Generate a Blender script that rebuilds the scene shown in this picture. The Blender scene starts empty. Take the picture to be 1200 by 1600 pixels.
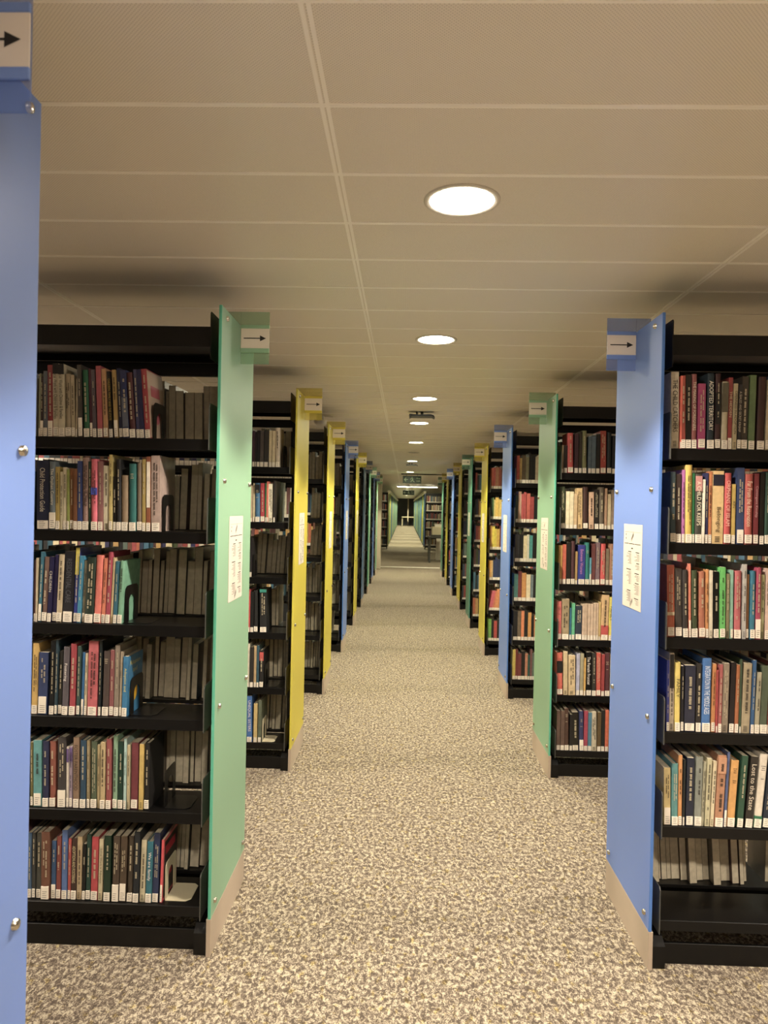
import bpy, math, random
from mathutils import Matrix, Vector

# ------------------------------------------------------------------ scene, camera, world, exposure
S = bpy.context.scene
C = S.collection
CAM_F, CAM_PITCH, CAM_YAW, CAM_ROLL, CAM_H = 1130.0, -0.0064, -0.0286, 0.0206, 1.4826
cd = bpy.data.cameras.new('camera')
cd.sensor_fit = 'HORIZONTAL'
cd.sensor_width = 36.0
cd.lens = CAM_F / 1200.0 * 36.0
cd.dof.use_dof = True
cd.dof.focus_distance = 3.3
cd.dof.aperture_fstop = 10.0
cd.clip_start = 0.02
cd.clip_end = 200
cam = bpy.data.objects.new('camera', cd)
C.objects.link(cam)
fwd = Vector((math.sin(CAM_YAW) * math.cos(CAM_PITCH), math.cos(CAM_YAW) * math.cos(CAM_PITCH), math.sin(CAM_PITCH)))
rt = Vector((math.cos(CAM_YAW), -math.sin(CAM_YAW), 0))
up = rt.cross(fwd)
r2 = rt * math.cos(CAM_ROLL) + up * math.sin(CAM_ROLL)
u2 = -rt * math.sin(CAM_ROLL) + up * math.cos(CAM_ROLL)
cam.matrix_world = Matrix(((r2.x, u2.x, -fwd.x, 0), (r2.y, u2.y, -fwd.y, 0), (r2.z, u2.z, -fwd.z, CAM_H), (0, 0, 0, 1)))
S.camera = cam
w = bpy.data.worlds.new('world')
w.use_nodes = True
w.node_tree.nodes['Background'].inputs[0].default_value = (1.0, 0.86, 0.66, 1)
w.node_tree.nodes['Background'].inputs[1].default_value = 0.0
S.world = w
S.view_settings.view_transform = 'Standard'
S.view_settings.look = 'None'
S.view_settings.gamma = 1
S.view_settings.use_curve_mapping = False
S.view_settings.exposure = 1.66

CEIL = 2.272
LAMP_POWER = 56.0
GAP_FILL_POWER = 105.0
LENS_SPILL = 3.2
LAMP_GLOW = 14.0
LAMP_COL_NEAR = (1.0, 0.89, 0.75)
LAMP_COL_FAR = (1.0, 0.965, 0.66)
# centres of the downlights over the aisle: (x, y, lit)
DOWNLIGHTS = [(0.12, -4.85, 1), (0.12, -3.2, 1), (0.12, -1.5, 1), (0.12, 0.15, 1), (0.13, 1.86, 1), (0.13, 3.39, 1), (0.128, 5.22, 1), (0.118, 6.72, 1), (0.118, 8.72, 1),  # those behind the camera are added, unseen, for more bounce on the ceiling
              (0.11, 10.3, 0), (0.11, 12.2, 1), (0.10, 15.9, 1)]
FAR_LIGHTS = [(0.08, 28.5 + 3.3 * i, 1) for i in range(10)]

# ------------------------------------------------------------------ helpers
def srgb(h):
    if isinstance(h, str):
        h = [int(h[i:i + 2], 16) / 255 for i in (0, 2, 4)]
    return tuple(c / 12.92 if c <= 0.04045 else ((c + 0.055) / 1.055) ** 2.4 for c in h)

class MB:
    """collects boxes, prisms and lathes, links them as one mesh object"""
    def __init__(s):
        s.v = []; s.f = []; s.m = []; s.sm = []; s.c = []
    def face(s, pts, m=0, smooth=False, col=None):
        n = len(s.v); s.v += [tuple(p) for p in pts]
        s.f.append(tuple(range(n, n + len(pts)))); s.m.append(m); s.sm.append(smooth); s.c.append(col)
    def box(s, a, b, m=0, col=None, bev=0.0):
        x0, y0, z0 = [min(p, q) for p, q in zip(a, b)]
        x1, y1, z1 = [max(p, q) for p, q in zip(a, b)]
        n = len(s.v)
        if bev <= 0:
            s.v += [(x0, y0, z0), (x1, y0, z0), (x1, y1, z0), (x0, y1, z0), (x0, y0, z1), (x1, y0, z1), (x1, y1, z1), (x0, y1, z1)]
            fs = [(0, 3, 2, 1), (4, 5, 6, 7), (0, 1, 5, 4), (1, 2, 6, 5), (2, 3, 7, 6), (3, 0, 4, 7)]
        else:
            pts = []
            for z, i in ((z0, bev), (z0 + bev, 0), (z1 - bev, 0), (z1, bev)):
                X0, X1, Y0, Y1 = x0 + i, x1 - i, y0 + i, y1 - i
                q = bev if i == 0 else 0.0
                if i == 0:
                    pts += [(X0 + q, Y0, z), (X1 - q, Y0, z), (X1, Y0 + q, z), (X1, Y1 - q, z), (X1 - q, Y1, z), (X0 + q, Y1, z), (X0, Y1 - q, z), (X0, Y0 + q, z)]
                else:
                    e = bev * 0.3
                    pts += [(X0 + e, Y0, z), (X1 - e, Y0, z), (X1, Y0 + e, z), (X1, Y1 - e, z), (X1 - e, Y1, z), (X0 + e, Y1, z), (X0, Y1 - e, z), (X0, Y0 + e, z)]
            s.v += pts
            fs = [tuple(reversed(range(8))), tuple(range(24, 32))]
            for r in range(3):
                for k in range(8):
                    fs.append((r * 8 + k, r * 8 + (k + 1) % 8, (r + 1) * 8 + (k + 1) % 8, (r + 1) * 8 + k))
        for f in fs:
            s.f.append(tuple(n + i for i in f)); s.m.append(m); s.sm.append(False); s.c.append(col)
    def prism(s, poly, axis, a, b, m=0, smooth=False, col=None):
        """poly: 2-D outline; axis: the direction it is extruded along, from a to b"""
        def P(p, t):
            return (t, p[0], p[1]) if axis == 0 else ((p[0], t, p[1]) if axis == 1 else (p[0], p[1], t))
        n = len(poly)
        s.face([P(p, a) for p in poly][::-1], m, False, col)
        s.face([P(p, b) for p in poly], m, False, col)
        k0 = len(s.v)
        s.v += [P(p, a) for p in poly] + [P(p, b) for p in poly]
        for i in range(n):
            j = (i + 1) % n
            s.f.append((k0 + i, k0 + j, k0 + n + j, k0 + n + i)); s.m.append(m); s.sm.append(smooth); s.c.append(col)
    def lathe(s, c, prof, axis=2, seg=32, m=0, smooth=True):
        k0 = len(s.v)
        for (r, h) in prof:
            for i in range(seg):
                t = 2 * math.pi * i / seg
                p, q = r * math.cos(t), r * math.sin(t)
                s.v.append((c[0] + h, c[1] + p, c[2] + q) if axis == 0 else ((c[0] + p, c[1] + h, c[2] + q) if axis == 1 else (c[0] + p, c[1] + q, c[2] + h)))
        for r in range(len(prof) - 1):
            for i in range(seg):
                j = (i + 1) % seg
                s.f.append((k0 + r * seg + i, k0 + r * seg + j, k0 + (r + 1) * seg + j, k0 + (r + 1) * seg + i)); s.m.append(m); s.sm.append(smooth); s.c.append(None)
        for r in (0, len(prof) - 1):
            if prof[r][0] > 1e-6:
                s.f.append(tuple(k0 + r * seg + i for i in range(seg))); s.m.append(m); s.sm.append(False); s.c.append(None)
    def mesh(s, name, mats):
        me = bpy.data.meshes.new(name)
        me.from_pydata(s.v, [], s.f)
        for mt in (mats if isinstance(mats, (list, tuple)) else [mats]):
            me.materials.append(mt)
        me.polygons.foreach_set('material_index', s.m)
        me.polygons.foreach_set('use_smooth', s.sm)
        if any(c is not None for c in s.c):
            at = me.color_attributes.new('cover_colour', 'FLOAT_COLOR', 'CORNER')
            buf = []
            for f, c in zip(s.f, s.c):
                buf += list((*(c or (0.7, 0.65, 0.55)), 1.0)) * len(f)
            at.data.foreach_set('color', buf)
        me.update()
        return me
    def build(s, name, mats, parent=None):
        return link(name, s.mesh(name, mats), parent)

def link(name, data, parent=None):
    o = bpy.data.objects.new(name, data); C.objects.link(o)
    if parent: o.parent = parent
    return o
def tag(o, label=None, cat=None, group=None, kind=None):
    if label: o['label'] = label
    if cat: o['category'] = cat
    if group: o['group'] = group
    if kind: o['kind'] = kind
    return o
def empty(name, loc=(0, 0, 0)):
    o = bpy.data.objects.new(name, None); C.objects.link(o); o.location = loc
    o.empty_display_size = 0.1
    return o
def copy_tree(o, parent=None):
    c = o.copy(); C.objects.link(c)
    if parent: c.parent = parent
    for ch in list(o.children): copy_tree(ch, c)
    return c

def mat(name, col, rough=0.5, metal=0.0, coat=0.0, spec=0.5, emis=None, es=0.0):
    m = bpy.data.materials.new(name); m.use_nodes = True
    b = m.node_tree.nodes['Principled BSDF']
    b.inputs['Base Color'].default_value = (*srgb(col), 1)
    b.inputs['Roughness'].default_value = rough
    b.inputs['Metallic'].default_value = metal
    b.inputs['Coat Weight'].default_value = coat
    b.inputs['Specular IOR Level'].default_value = spec
    if emis:
        b.inputs['Emission Color'].default_value = (*emis, 1)
        b.inputs['Emission Strength'].default_value = es
    return m
def nd(m, t, **k):
    n = m.node_tree.nodes.new(t)
    for a, v in k.items():
        if a.startswith('i_'): n.inputs[int(a[2:])].default_value = v
        else: setattr(n, a, v)
    return n
def lk(m, a, ao, b, bi):
    m.node_tree.links.new(a.outputs[ao], b.inputs[bi])
def ramp(m, stops, interp='LINEAR'):
    r = nd(m, 'ShaderNodeValToRGB'); cr = r.color_ramp; cr.interpolation = interp
    while len(cr.elements) < len(stops): cr.elements.new(0.5)
    for e, (p, c) in zip(cr.elements, stops):
        e.position = p; e.color = (*c, 1)
    return r
def mottled(name, col, amt, scale, rough, **k):
    """a surface with faint uneven wear"""
    m = mat(name, col, rough, **k); b = m.node_tree.nodes['Principled BSDF']
    tc = nd(m, 'ShaderNodeTexCoord'); n = nd(m, 'ShaderNodeTexNoise'); n.inputs['Scale'].default_value = scale; n.inputs['Detail'].default_value = 4
    c = srgb(col)
    r = ramp(m, [(0.3, tuple(x * (1 - amt) for x in c)), (0.7, tuple(min(1, x * (1 + amt)) for x in c))])
    lk(m, tc, 'Object', n, 'Vector'); lk(m, n, 'Fac', r, 'Fac'); lk(m, r, 'Color', b, 'Base Color')
    return m

# ------------------------------------------------------------------ materials
M = {}
M['black'] = mottled('black_painted_steel', '0b0a0a', 0.15, 3.0, 0.36, spec=0.35)
M['bracket'] = mottled('dark_grey_steel', '4a4a46', 0.1, 6.0, 0.42)
M['kick'] = mottled('brushed_kick_plate', 'aa9a88', 0.06, 5.0, 0.42, metal=0.1)
M['screw'] = mat('steel_screw_cap', 'c8c2b4', 0.25, 1.0)
M['white_paint'] = mottled('white_plastic', 'd8d2c4', 0.03, 3.0, 0.5)
M['pages'] = mottled('book_pages', 'c0b59d', 0.12, 60.0, 0.85)
M['paper'] = mat('label_paper', 'e6dccb', 0.7)
M['notice'] = mat('notice_paper', 'c9beb0', 0.6)
M['ink'] = mat('black_ink', '1a1614', 0.7)
M['card'] = mat('arrow_card', 'dcd0c2', 0.55)
M['cream'] = mottled('cream_painted_steel', 'cfc5a8', 0.05, 8.0, 0.45)

def carpet():
    m = mat('heather_carpet', '887766', 0.95, spec=0.15); b = m.node_tree.nodes['Principled BSDF']
    tc = nd(m, 'ShaderNodeTexCoord'); mp = nd(m, 'ShaderNodeMapping'); mp.inputs['Scale'].default_value = (1.25, 0.85, 1.0)
    n1 = nd(m, 'ShaderNodeTexNoise'); n1.inputs['Scale'].default_value = 62; n1.inputs['Detail'].default_value = 3; n1.inputs['Roughness'].default_value = 0.65
    n1.inputs['Distortion'].default_value = 0.6
    n2 = nd(m, 'ShaderNodeTexNoise'); n2.inputs['Scale'].default_value = 210; n2.inputs['Detail'].default_value = 1
    n3 = nd(m, 'ShaderNodeTexNoise'); n3.inputs['Scale'].default_value = 34; n3.inputs['Detail'].default_value = 1
    lk(m, tc, 'Object', mp, 'Vector')
    for n in (n1, n2, n3): lk(m, mp, 'Vector', n, 'Vector')
    mx = nd(m, 'ShaderNodeMath', operation='MULTIPLY_ADD'); mx.inputs[1].default_value = 0.45
    lk(m, n2, 'Fac', mx, 0); lk(m, n1, 'Fac', mx, 2)
    r = ramp(m, [(0.60, srgb('4b4239')), (0.69, srgb('61564b')), (0.77, srgb('837868')), (0.86, srgb('a69c87'))])
    lk(m, mx, 'Value', r, 'Fac')
    ye = ramp(m, [(0.60, (0, 0, 0)), (0.72, (1, 1, 1))]); lk(m, n3, 'Fac', ye, 'Fac')
    mc = nd(m, 'ShaderNodeMix', data_type='RGBA', blend_type='MULTIPLY'); mc.inputs[7].default_value = (1.0, 0.93, 0.62, 1)
    lk(m, ye, 'Color', mc, 0); lk(m, r, 'Color', mc, 6); lk(m, mc, 2, b, 'Base Color')
    bp = nd(m, 'ShaderNodeBump'); bp.inputs['Strength'].default_value = 0.5; bp.inputs['Distance'].default_value = 0.004
    lk(m, mx, 'Value', bp, 'Height'); lk(m, bp, 'Normal', b, 'Normal')
    return m
M['carpet'] = carpet()

def ceiling_mat():
    """painted metal ceiling tile with rows of tiny punched holes set on the diagonal"""
    m = mat('perforated_ceiling_tile', 'c9bfae', 0.42, spec=0.5, coat=0.0); b = m.node_tree.nodes['Principled BSDF']
    tc = nd(m, 'ShaderNodeTexCoord'); mp = nd(m, 'ShaderNodeMapping'); mp.inputs['Rotation'].default_value = (0, 0, math.radians(45)); mp.inputs['Scale'].default_value = (200, 200, 200)
    lk(m, tc, 'Object', mp, 'Vector')
    fr = nd(m, 'ShaderNodeVectorMath', operation='FRACTION'); lk(m, mp, 'Vector', fr, 0)
    ds = nd(m, 'ShaderNodeVectorMath', operation='DISTANCE'); ds.inputs[1].default_value = (0.5, 0.5, 0.0)
    sx = nd(m, 'ShaderNodeSeparateXYZ'); cx = nd(m, 'ShaderNodeCombineXYZ')
    lk(m, fr, 'Vector', sx, 'Vector'); lk(m, sx, 'X', cx, 'X'); lk(m, sx, 'Y', cx, 'Y'); lk(m, cx, 'Vector', ds, 0)
    r = ramp(m, [(0.16, srgb('bab1a2')), (0.26, srgb('ece4d6'))]); lk(m, ds, 'Value', r, 'Fac'); lk(m, r, 'Color', b, 'Base Color')
    return m
M['ceiling'] = ceiling_mat()
M['ridge'] = mat('ceiling_joint_highlight', 'fffaf0', 0.3)  # paler than the tiles: light caught on bevelled joints, put into the colour
M['wall'] = mottled('painted_wall', 'a89c88', 0.05, 2.0, 0.8)
M['dark_wall'] = mottled('dark_end_wall', '4c5258', 0.1, 1.0, 0.6)

def glass(name, col, thru=0.3):
    """back-painted frosted glass: a coloured sheet that lets some light through"""
    m = mat(name, col, 0.42, coat=0.0, spec=0.35); nt = m.node_tree; b = nt.nodes['Principled BSDF']; out = nt.nodes['Material Output']
    t = nd(m, 'ShaderNodeBsdfTranslucent'); t.inputs['Color'].default_value = (*srgb(col), 1)
    mx = nd(m, 'ShaderNodeMixShader'); mx.inputs[0].default_value = thru
    lk(m, b, 0, mx, 1); lk(m, t, 0, mx, 2); lk(m, mx, 0, out, 'Surface')
    return m
def clear(name, col, a=0.5):
    """tinted acrylic sheet"""
    m = mat(name, col, 0.2, coat=0.2); nt = m.node_tree; b = nt.nodes['Principled BSDF']; out = nt.nodes['Material Output']
    t = nd(m, 'ShaderNodeBsdfTransparent'); c = srgb(col); t.inputs['Color'].default_value = (*[0.7 + 0.3 * x for x in c], 1)
    mx = nd(m, 'ShaderNodeMixShader'); mx.inputs[0].default_value = 1 - a
    lk(m, b, 0, mx, 1); lk(m, t, 0, mx, 2); lk(m, mx, 0, out, 'Surface')
    return m
PANEL = {'blue': '7f9ad6', 'green': '9abf9f', 'yellow': 'dacb58', 'dark green': '5f8a74', 'dusty blue': '7388a8', 'grey': '8a8078', 'aqua': '7fa89a', 'pale yellow': 'cfc88a'}
EDGE = {'blue': '6c98d6', 'green': '7ad0b8', 'yellow': 'e8e070', 'dark green': '68b09c', 'dusty blue': '7aa0c8', 'grey': 'a09a90', 'aqua': '8ac0b0', 'pale yellow': 'dcd8a0'}
GL = {k: glass('glass_' + k.replace(' ', '_'), v) for k, v in PANEL.items()}
GE = {k: glass('glass_edge_' + k.replace(' ', '_'), v, 0.5) for k, v in EDGE.items()}
AC = {k: clear('acrylic_' + k.replace(' ', '_'), v, 0.30) for k, v in PANEL.items()}
AR = {k: glass('acrylic_rail_' + k.replace(' ', '_'), v, 0.2) for k, v in PANEL.items()}

def cover_mat(name, rough, attr=None):
    m = mat(name, '808080', rough, coat=0.0 if rough > 0.5 else 0.25); b = m.node_tree.nodes['Principled BSDF']
    b.inputs['Coat Roughness'].default_value = 0.2
    if attr:
        a = nd(m, 'ShaderNodeAttribute', attribute_name=attr)
    else:
        a = nd(m, 'ShaderNodeObjectInfo')
    tc = nd(m, 'ShaderNodeTexCoord'); n = nd(m, 'ShaderNodeTexNoise'); n.inputs['Scale'].default_value = 45; n.inputs['Detail'].default_value = 3
    lk(m, tc, 'Object', n, 'Vector')
    r = ramp(m, [(0.35, (0.8, 0.8, 0.8)), (0.65, (1, 1, 1))]); lk(m, n, 'Fac', r, 'Fac')
    mc = nd(m, 'ShaderNodeMix', data_type='RGBA', blend_type='MULTIPLY'); mc.inputs[0].default_value = 1.0
    lk(m, a, 'Color', mc, 6); lk(m, r, 'Color', mc, 7); hs = nd(m, 'ShaderNodeHueSaturation'); hs.inputs['Saturation'].default_value = 0.86; lk(m, mc, 2, hs, 'Color'); lk(m, hs, 'Color', b, 'Base Color')
    return m
M['cloth'] = cover_mat('book_cloth', 0.7)
M['gloss'] = cover_mat('book_laminate', 0.35)
M['stuff'] = cover_mat('book_covers', 0.5, 'cover_colour')
M['band'] = cover_mat('spine_print', 0.5)
BOOKS = {
 ('L0', 1): [
  (-1230,6,211,-1.1,'8a8a70',28,'pale grey','','',''),
  (-1224,12,200,-0.9,'3b2a2e',52,'dark plum','','',''),
  (-1212,14,219,-1.0,'5a6068',28,'blue-grey','','',''),
  (-1198,18,240,-1.4,'8c1f28',52,'red','','',''),
  (-1180,21,245,-1.6,'c8bda0',28,'white','Social Work with Children & Families','1c1a18','141418'),
  (-1159,21,243,-1.9,'c8bda0',28,'white','Social Work with Children & Families','1c1a18','141418'),
  (-1138,21,211,-1.9,'9a8a6e',28,'tan','','',''),
  (-1117,13,208,-2.2,'b4a484',28,'pale tan','','',''),
  (-1104,7,196,-2.3,'a49478',28,'beige','','',''),
  (-1093,15,242,-2.4,'4a4440',61,'dark grey','','',''),
  (-1075,19,225,-2.8,'0f5a3a',28,'green','','',''),
  (-1055,10,230,-2.7,'4a1c30',45,'plum','','',''),
  (-1045,14,227,-3.0,'5a5058',28,'mauve-grey','','',''),
  (-1028,18,239,-2.9,'a8404c',28,'rose','','',''),
  (-1008,16,230,-3.2,'b88858',28,'light orange','','',''),
  (-990,14,222,-3.6,'15120f',28,'black','CHILDREN, FAMILY AND THE STATE','b89a50',''),
  (-972,14,227,-3.5,'a88848',55,'mustard','','',''),
  (-956,13,233,-3.7,'1c2448',28,'navy','','',''),
  (-942,21,226,-4.0,'1f2c5c',28,'navy','','','5a6070'),
  (-920,20,219,-4.4,'4a1a1e',28,'dark maroon','','',''),
  (-898,13,230,-4.2,'3a3a60',28,'slate blue','','',''),
  (-885,15,230,-4.5,'24264c',28,'navy','','',''),
  (-869,19,232,-4.9,'a02430',28,'red','','',''),
 ],
 ('L0', 2): [
  (-1230,43,230,-1.0,'1a2240',28,'navy','Child Protection Guide','d8d0c0',''),
  (-1187,21,228,-1.0,'6a7880',53,'slate blue','The Orphan Country','e8e0d0',''),
  (-1166,15,210,-1.1,'b09848',28,'mustard','','',''),
  (-1151,10,194,-0.9,'c8bc98',0,'cream','','',''),
  (-1141,13,209,-1.1,'d4c8a8',28,'cream','','',''),
  (-1128,9,203,-1.1,'8f9a48',28,'yellow-green','','',''),
  (-1119,14,206,-1.1,'8a5020',28,'orange-brown','','',''),
  (-1105,13,205,-0.8,'7a4a28',28,'brown','','',''),
  (-1092,16,231,-1.0,'243a78',28,'blue','','',''),
  (-1076,22,243,-0.9,'9a7a70',28,'dusty pink','','',''),
  (-1054,10,230,-1.0,'1f3a2c',0,'dark green','','',''),
  (-1044,21,238,-1.0,'d85068',28,'pink','','','1c3cc0'),
  (-1022,17,231,-1.0,'8f5a58',28,'dusty rose','','',''),
  (-1005,20,217,-1.1,'d2c8a8',0,'cream','','',''),
  (-985,12,254,-0.9,'c8b468',28,'pale yellow','','',''),
  (-972,11,182,-0.9,'15130f',28,'black','','',''),
  (-960,16,239,-1.2,'16161a',28,'black','','',''),
  (-944,25,186,-1.2,'8a7458',28,'tan','','',''),
  (-917,24,225,-1.0,'10605c',28,'teal','','',''),
  (-891,18,228,-1.0,'7a6a58',28,'taupe','','',''),
  (-873,12,241,-1.0,'a08840',28,'mustard','','',''),
  (-860,15,250,-0.9,'8a4a28',28,'brown','','','e0d4c0'),
  (-843,30,254,-1.1,'a89084',28,'pinkish beige','','',''),
 ],
 ('L0', 3): [
  (-1235,7,207,1.9,'4a2024',28,'maroon','','',''),
  (-1228,7,214,1.9,'b8a888',28,'cream','','',''),
  (-1220,11,235,1.7,'2c6a80',56,'blue','','',''),
  (-1208,17,218,1.8,'6a4c40',28,'brown','','',''),
  (-1190,15,219,1.8,'1c1844',28,'navy','CHILDREN','c8c0b0',''),
  (-1174,14,226,1.8,'221a48',28,'navy','','',''),
  (-1159,19,227,1.8,'b8a684',28,'cream','','',''),
  (-1138,35,238,1.4,'24242a',35,'charcoal','RESIDENTIAL CARE','55565c',''),
  (-1102,14,251,1.4,'2038a0',28,'blue and yellow','','','d8c83c'),
  (-1088,14,224,1.8,'2484a8',28,'bright blue','','',''),
  (-1073,10,209,1.9,'a8a48c',28,'pale grey','','',''),
  (-1062,30,220,1.8,'142a1c',28,'dark green','','',''),
  (-1031,23,228,1.5,'d8604c',28,'coral','','',''),
  (-1007,13,218,1.8,'d87048',28,'orange','','',''),
  (-993,16,239,1.7,'a01c3c',28,'crimson','','',''),
  (-976,8,221,1.8,'c8b080',0,'buff','','',''),
  (-967,13,209,1.9,'2c6a80',28,'blue','','',''),
  (-953,16,210,1.9,'6fa888',28,'mint green','','',''),
 ],
 ('L0', 4): [
  (-1238,21,238,0.5,'d0a850',28,'yellow','','',''),
  (-1215,31,208,0.6,'2c3c68',56,'blue','','',''),
  (-1177,17,248,0.7,'101418',28,'black','','',''),
  (-1159,10,251,0.5,'2c4450',28,'slate','','',''),
  (-1148,13,214,0.8,'2a2a28',28,'dark grey','','',''),
  (-1133,20,228,0.8,'5a5258',28,'mauve-grey','Fostering','e8e0d8',''),
  (-1110,21,239,0.7,'a0182c',28,'red','','',''),
  (-1085,12,232,0.5,'3c5450',28,'grey-green','','',''),
  (-1071,9,211,0.8,'1870b0',52,'blue','','',''),
  (-1061,10,208,0.8,'d4c4a0',28,'cream','','',''),
  (-1048,33,250,0.5,'c05058',28,'rose','','',''),
  (-1012,10,252,0.5,'1c2428',28,'black','','',''),
  (-999,22,217,0.8,'4a3a34',28,'brown','','',''),
  (-975,15,221,0.5,'8a4a4c',28,'dusty red','','',''),
  (-959,17,238,0.5,'8a7c6c',28,'grey-tan','','',''),
  (-940,8,217,0.5,'a09078',28,'beige','FAMILY','28221c',''),
  (-931,18,201,0.9,'1070a0',28,'blue','Adoption and','d8c870',''),
 ],
 ('L0', 5): [
  (-1235,10,215,-1.1,'6a6438',28,'olive','','',''),
  (-1224,28,222,-1.0,'5a9898',40,'aqua','','',''),
  (-1193,20,219,-0.8,'1c2044',28,'navy','','',''),
  (-1171,21,219,-0.8,'84402c',28,'rust','','',''),
  (-1143,29,235,-0.7,'3c3634',56,'dark brown','','',''),
  (-1113,9,203,-0.6,'d0c4b4',28,'white and purple','','','60487c'),
  (-1103,11,206,-0.6,'9a8898',28,'lilac','','','60487c'),
  (-1089,20,236,-0.7,'8c7058',28,'brown','FOSTER PARENTHOOD','1c1410',''),
  (-1066,20,227,-0.5,'1c4058',28,'dark teal','','',''),
  (-1044,11,227,-0.8,'8c7c58',28,'khaki','','',''),
  (-1031,21,223,-0.5,'4c5840',28,'olive-grey','','',''),
  (-1009,10,213,-0.5,'a89468',0,'tan','','',''),
  (-998,17,223,-0.3,'b8a070',28,'tan','','',''),
  (-978,18,234,-0.5,'8c3838',28,'brick red','','',''),
  (-957,16,245,-0.2,'7ca080',28,'light green','','',''),
  (-940,18,226,-0.3,'1c3c30',28,'dark green','','',''),
  (-920,10,236,-0.2,'a8c8c0',28,'pale aqua','','',''),
  (-909,11,215,-0.3,'b8a880',0,'cream','','',''),
  (-896,24,223,0.0,'702c34',28,'maroon','','',''),
  (-869,16,219,0.0,'c8a850',0,'yellow','','',''),
  (-851,17,222,0.0,'14100e',28,'black','','',''),
 ],
 ('L0', 6): [
  (-1241,14,219,-0.5,'3c5c7c',28,'blue','','',''),
  (-1225,12,220,-0.5,'3c3c38',28,'dark grey','','',''),
  (-1212,17,219,-0.3,'4c4c44',28,'grey','','',''),
  (-1193,29,225,-0.5,'6c4028',42,'brown','','',''),
  (-1161,16,194,0.0,'28507c',46,'blue','','',''),
  (-1143,16,211,0.0,'7c3024',28,'rust','','',''),
  (-1125,19,232,-0.2,'4868a0',28,'cornflower blue','','',''),
  (-1105,11,204,0.0,'b03830',28,'red','','',''),
  (-1093,18,205,0.3,'3c2418',28,'dark brown','ADOPTION AND FOSTERING','c8b890',''),
  (-1074,17,211,0.0,'b8a078',0,'cream','','',''),
  (-1056,12,187,0.3,'101010',28,'black','','',''),
  (-1043,16,220,0.3,'1c3c30',28,'dark green','','',''),
  (-1026,23,213,0.5,'b0202c',28,'red','','',''),
  (-1001,15,205,0.6,'c8b890',0,'cream','Social Work in Adoption','28221c',''),
  (-981,23,220,0.3,'1c3424',28,'dark green','','',''),
  (-953,23,218,0.5,'4c3c2c',55,'brown','','',''),
  (-928,22,219,0.8,'504030',56,'brown','','',''),
  (-903,19,219,0.8,'403424',28,'dark brown','','',''),
  (-882,20,236,0.7,'1c2024',28,'black','','',''),
  (-860,18,208,1.1,'c8bc98',0,'cream','','',''),
  (-840,21,203,1.1,'1c6878',28,'teal','We are family','e8e0d8',''),
  (-818,21,233,1.0,'1c2c54',28,'navy','','',''),
  (-792,9,211,1.1,'d02838',56,'red and white','','',''),
 ],
 ('R0', 1): [
  (869,26,251,-1.1,'d0c4ac',0,'cream','THE CHILD CATCHERS','28221c',''),
  (896,5,238,-1.0,'e05030',0,'bright orange','','',''),
  (901,15,239,-1.0,'9c3420',28,'brick red','','',''),
  (916,19,243,-0.7,'14100c',28,'black','','',''),
  (936,17,245,-0.7,'8c4844',28,'dusty red','THE MAKING OF FOREIGNERS','d8ccb8',''),
  (955,25,214,-0.5,'a02060',28,'magenta','','',''),
  (985,23,248,-0.5,'1c2c34',28,'dark slate','ADOPTED TERRITORY','e8e0d0',''),
  (1011,18,248,-0.2,'3c1c1c',28,'maroon and black','','','101010'),
  (1032,20,222,0.3,'b8ac8c',28,'cream','','','5a5440'),
  (1053,14,236,0.2,'8c1c1c',36,'red','THE HIDDEN','c8b898',''),
  (1067,14,216,0.5,'b4a47c',0,'cream','OPENNESS IN ADOPTION','28221c',''),
  (1082,13,214,0.8,'1c1c20',28,'black','A SEALED AND SECRET KINSHIP','b8ac98',''),
  (1096,21,240,0.5,'383028',28,'dark brown','','',''),
  (1119,21,245,0.7,'5c7448',28,'green','','',''),
  (1146,25,239,1.0,'3c1c14',28,'dark brown','','',''),
  (1173,14,230,1.2,'b8a888',28,'beige','','',''),
  (1188,18,246,1.2,'28344c',28,'navy','','',''),
  (1207,14,234,1.5,'8c2c24',28,'red','','',''),
 ],
 ('R0', 2): [
  (872,19,233,-0.7,'3c5058',28,'slate','','',''),
  (892,18,227,-0.8,'3a2c28',28,'dark brown','','',''),
  (911,11,241,-0.5,'b060a0',28,'purple','','',''),
  (923,22,257,-0.7,'c8a838',28,'yellow','','',''),
  (945,8,230,-0.5,'186838',28,'green','','',''),
  (954,22,228,-0.5,'3c3a30',28,'dark olive','A CHILD FOR KEEPS','e0d8c0','c08078'),
  (976,8,210,-0.3,'e8e0c8',0,'white','','',''),
  (985,11,232,-0.2,'30305c',28,'purple-navy','','',''),
  (997,12,237,-0.2,'c07030',28,'orange','','',''),
  (1010,36,239,-0.2,'d8b474',0,'buff','Belonging','3c2c1c','1c1c2c'),
  (1048,22,233,0.0,'b82c28',28,'red','ORPHANS OF ISLAM','e0b0a0',''),
  (1072,13,197,0.0,'c0a040',28,'yellow','KIN','28241c',''),
  (1088,24,251,-0.2,'304068',44,'blue','','',''),
  (1113,26,231,0.0,'ac3c2c',28,'red','Far From the Reservation','e0c8b0',''),
  (1142,17,233,0.0,'701c24',28,'crimson','Contingent Kinship','c8a0a0',''),
  (1161,15,235,0.2,'181410',28,'black','','',''),
  (1178,16,237,0.2,'1c4030',28,'dark green','','',''),
  (1195,13,225,0.3,'c8b078',28,'buff','','',''),
  (1209,20,244,0.2,'384c74',28,'blue','','',''),
 ],
 ('R0', 3): [
  (873,25,237,-1.7,'b04c24',28,'rust','','','c8b490'),
  (899,22,225,-1.5,'443c38',28,'dark grey-brown','','',''),
  (922,17,222,-1.5,'342c28',28,'dark brown','','',''),
  (941,8,243,-1.4,'d87050',56,'coral','','',''),
  (950,21,221,-1.3,'3c4828',28,'olive green','','',''),
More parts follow.
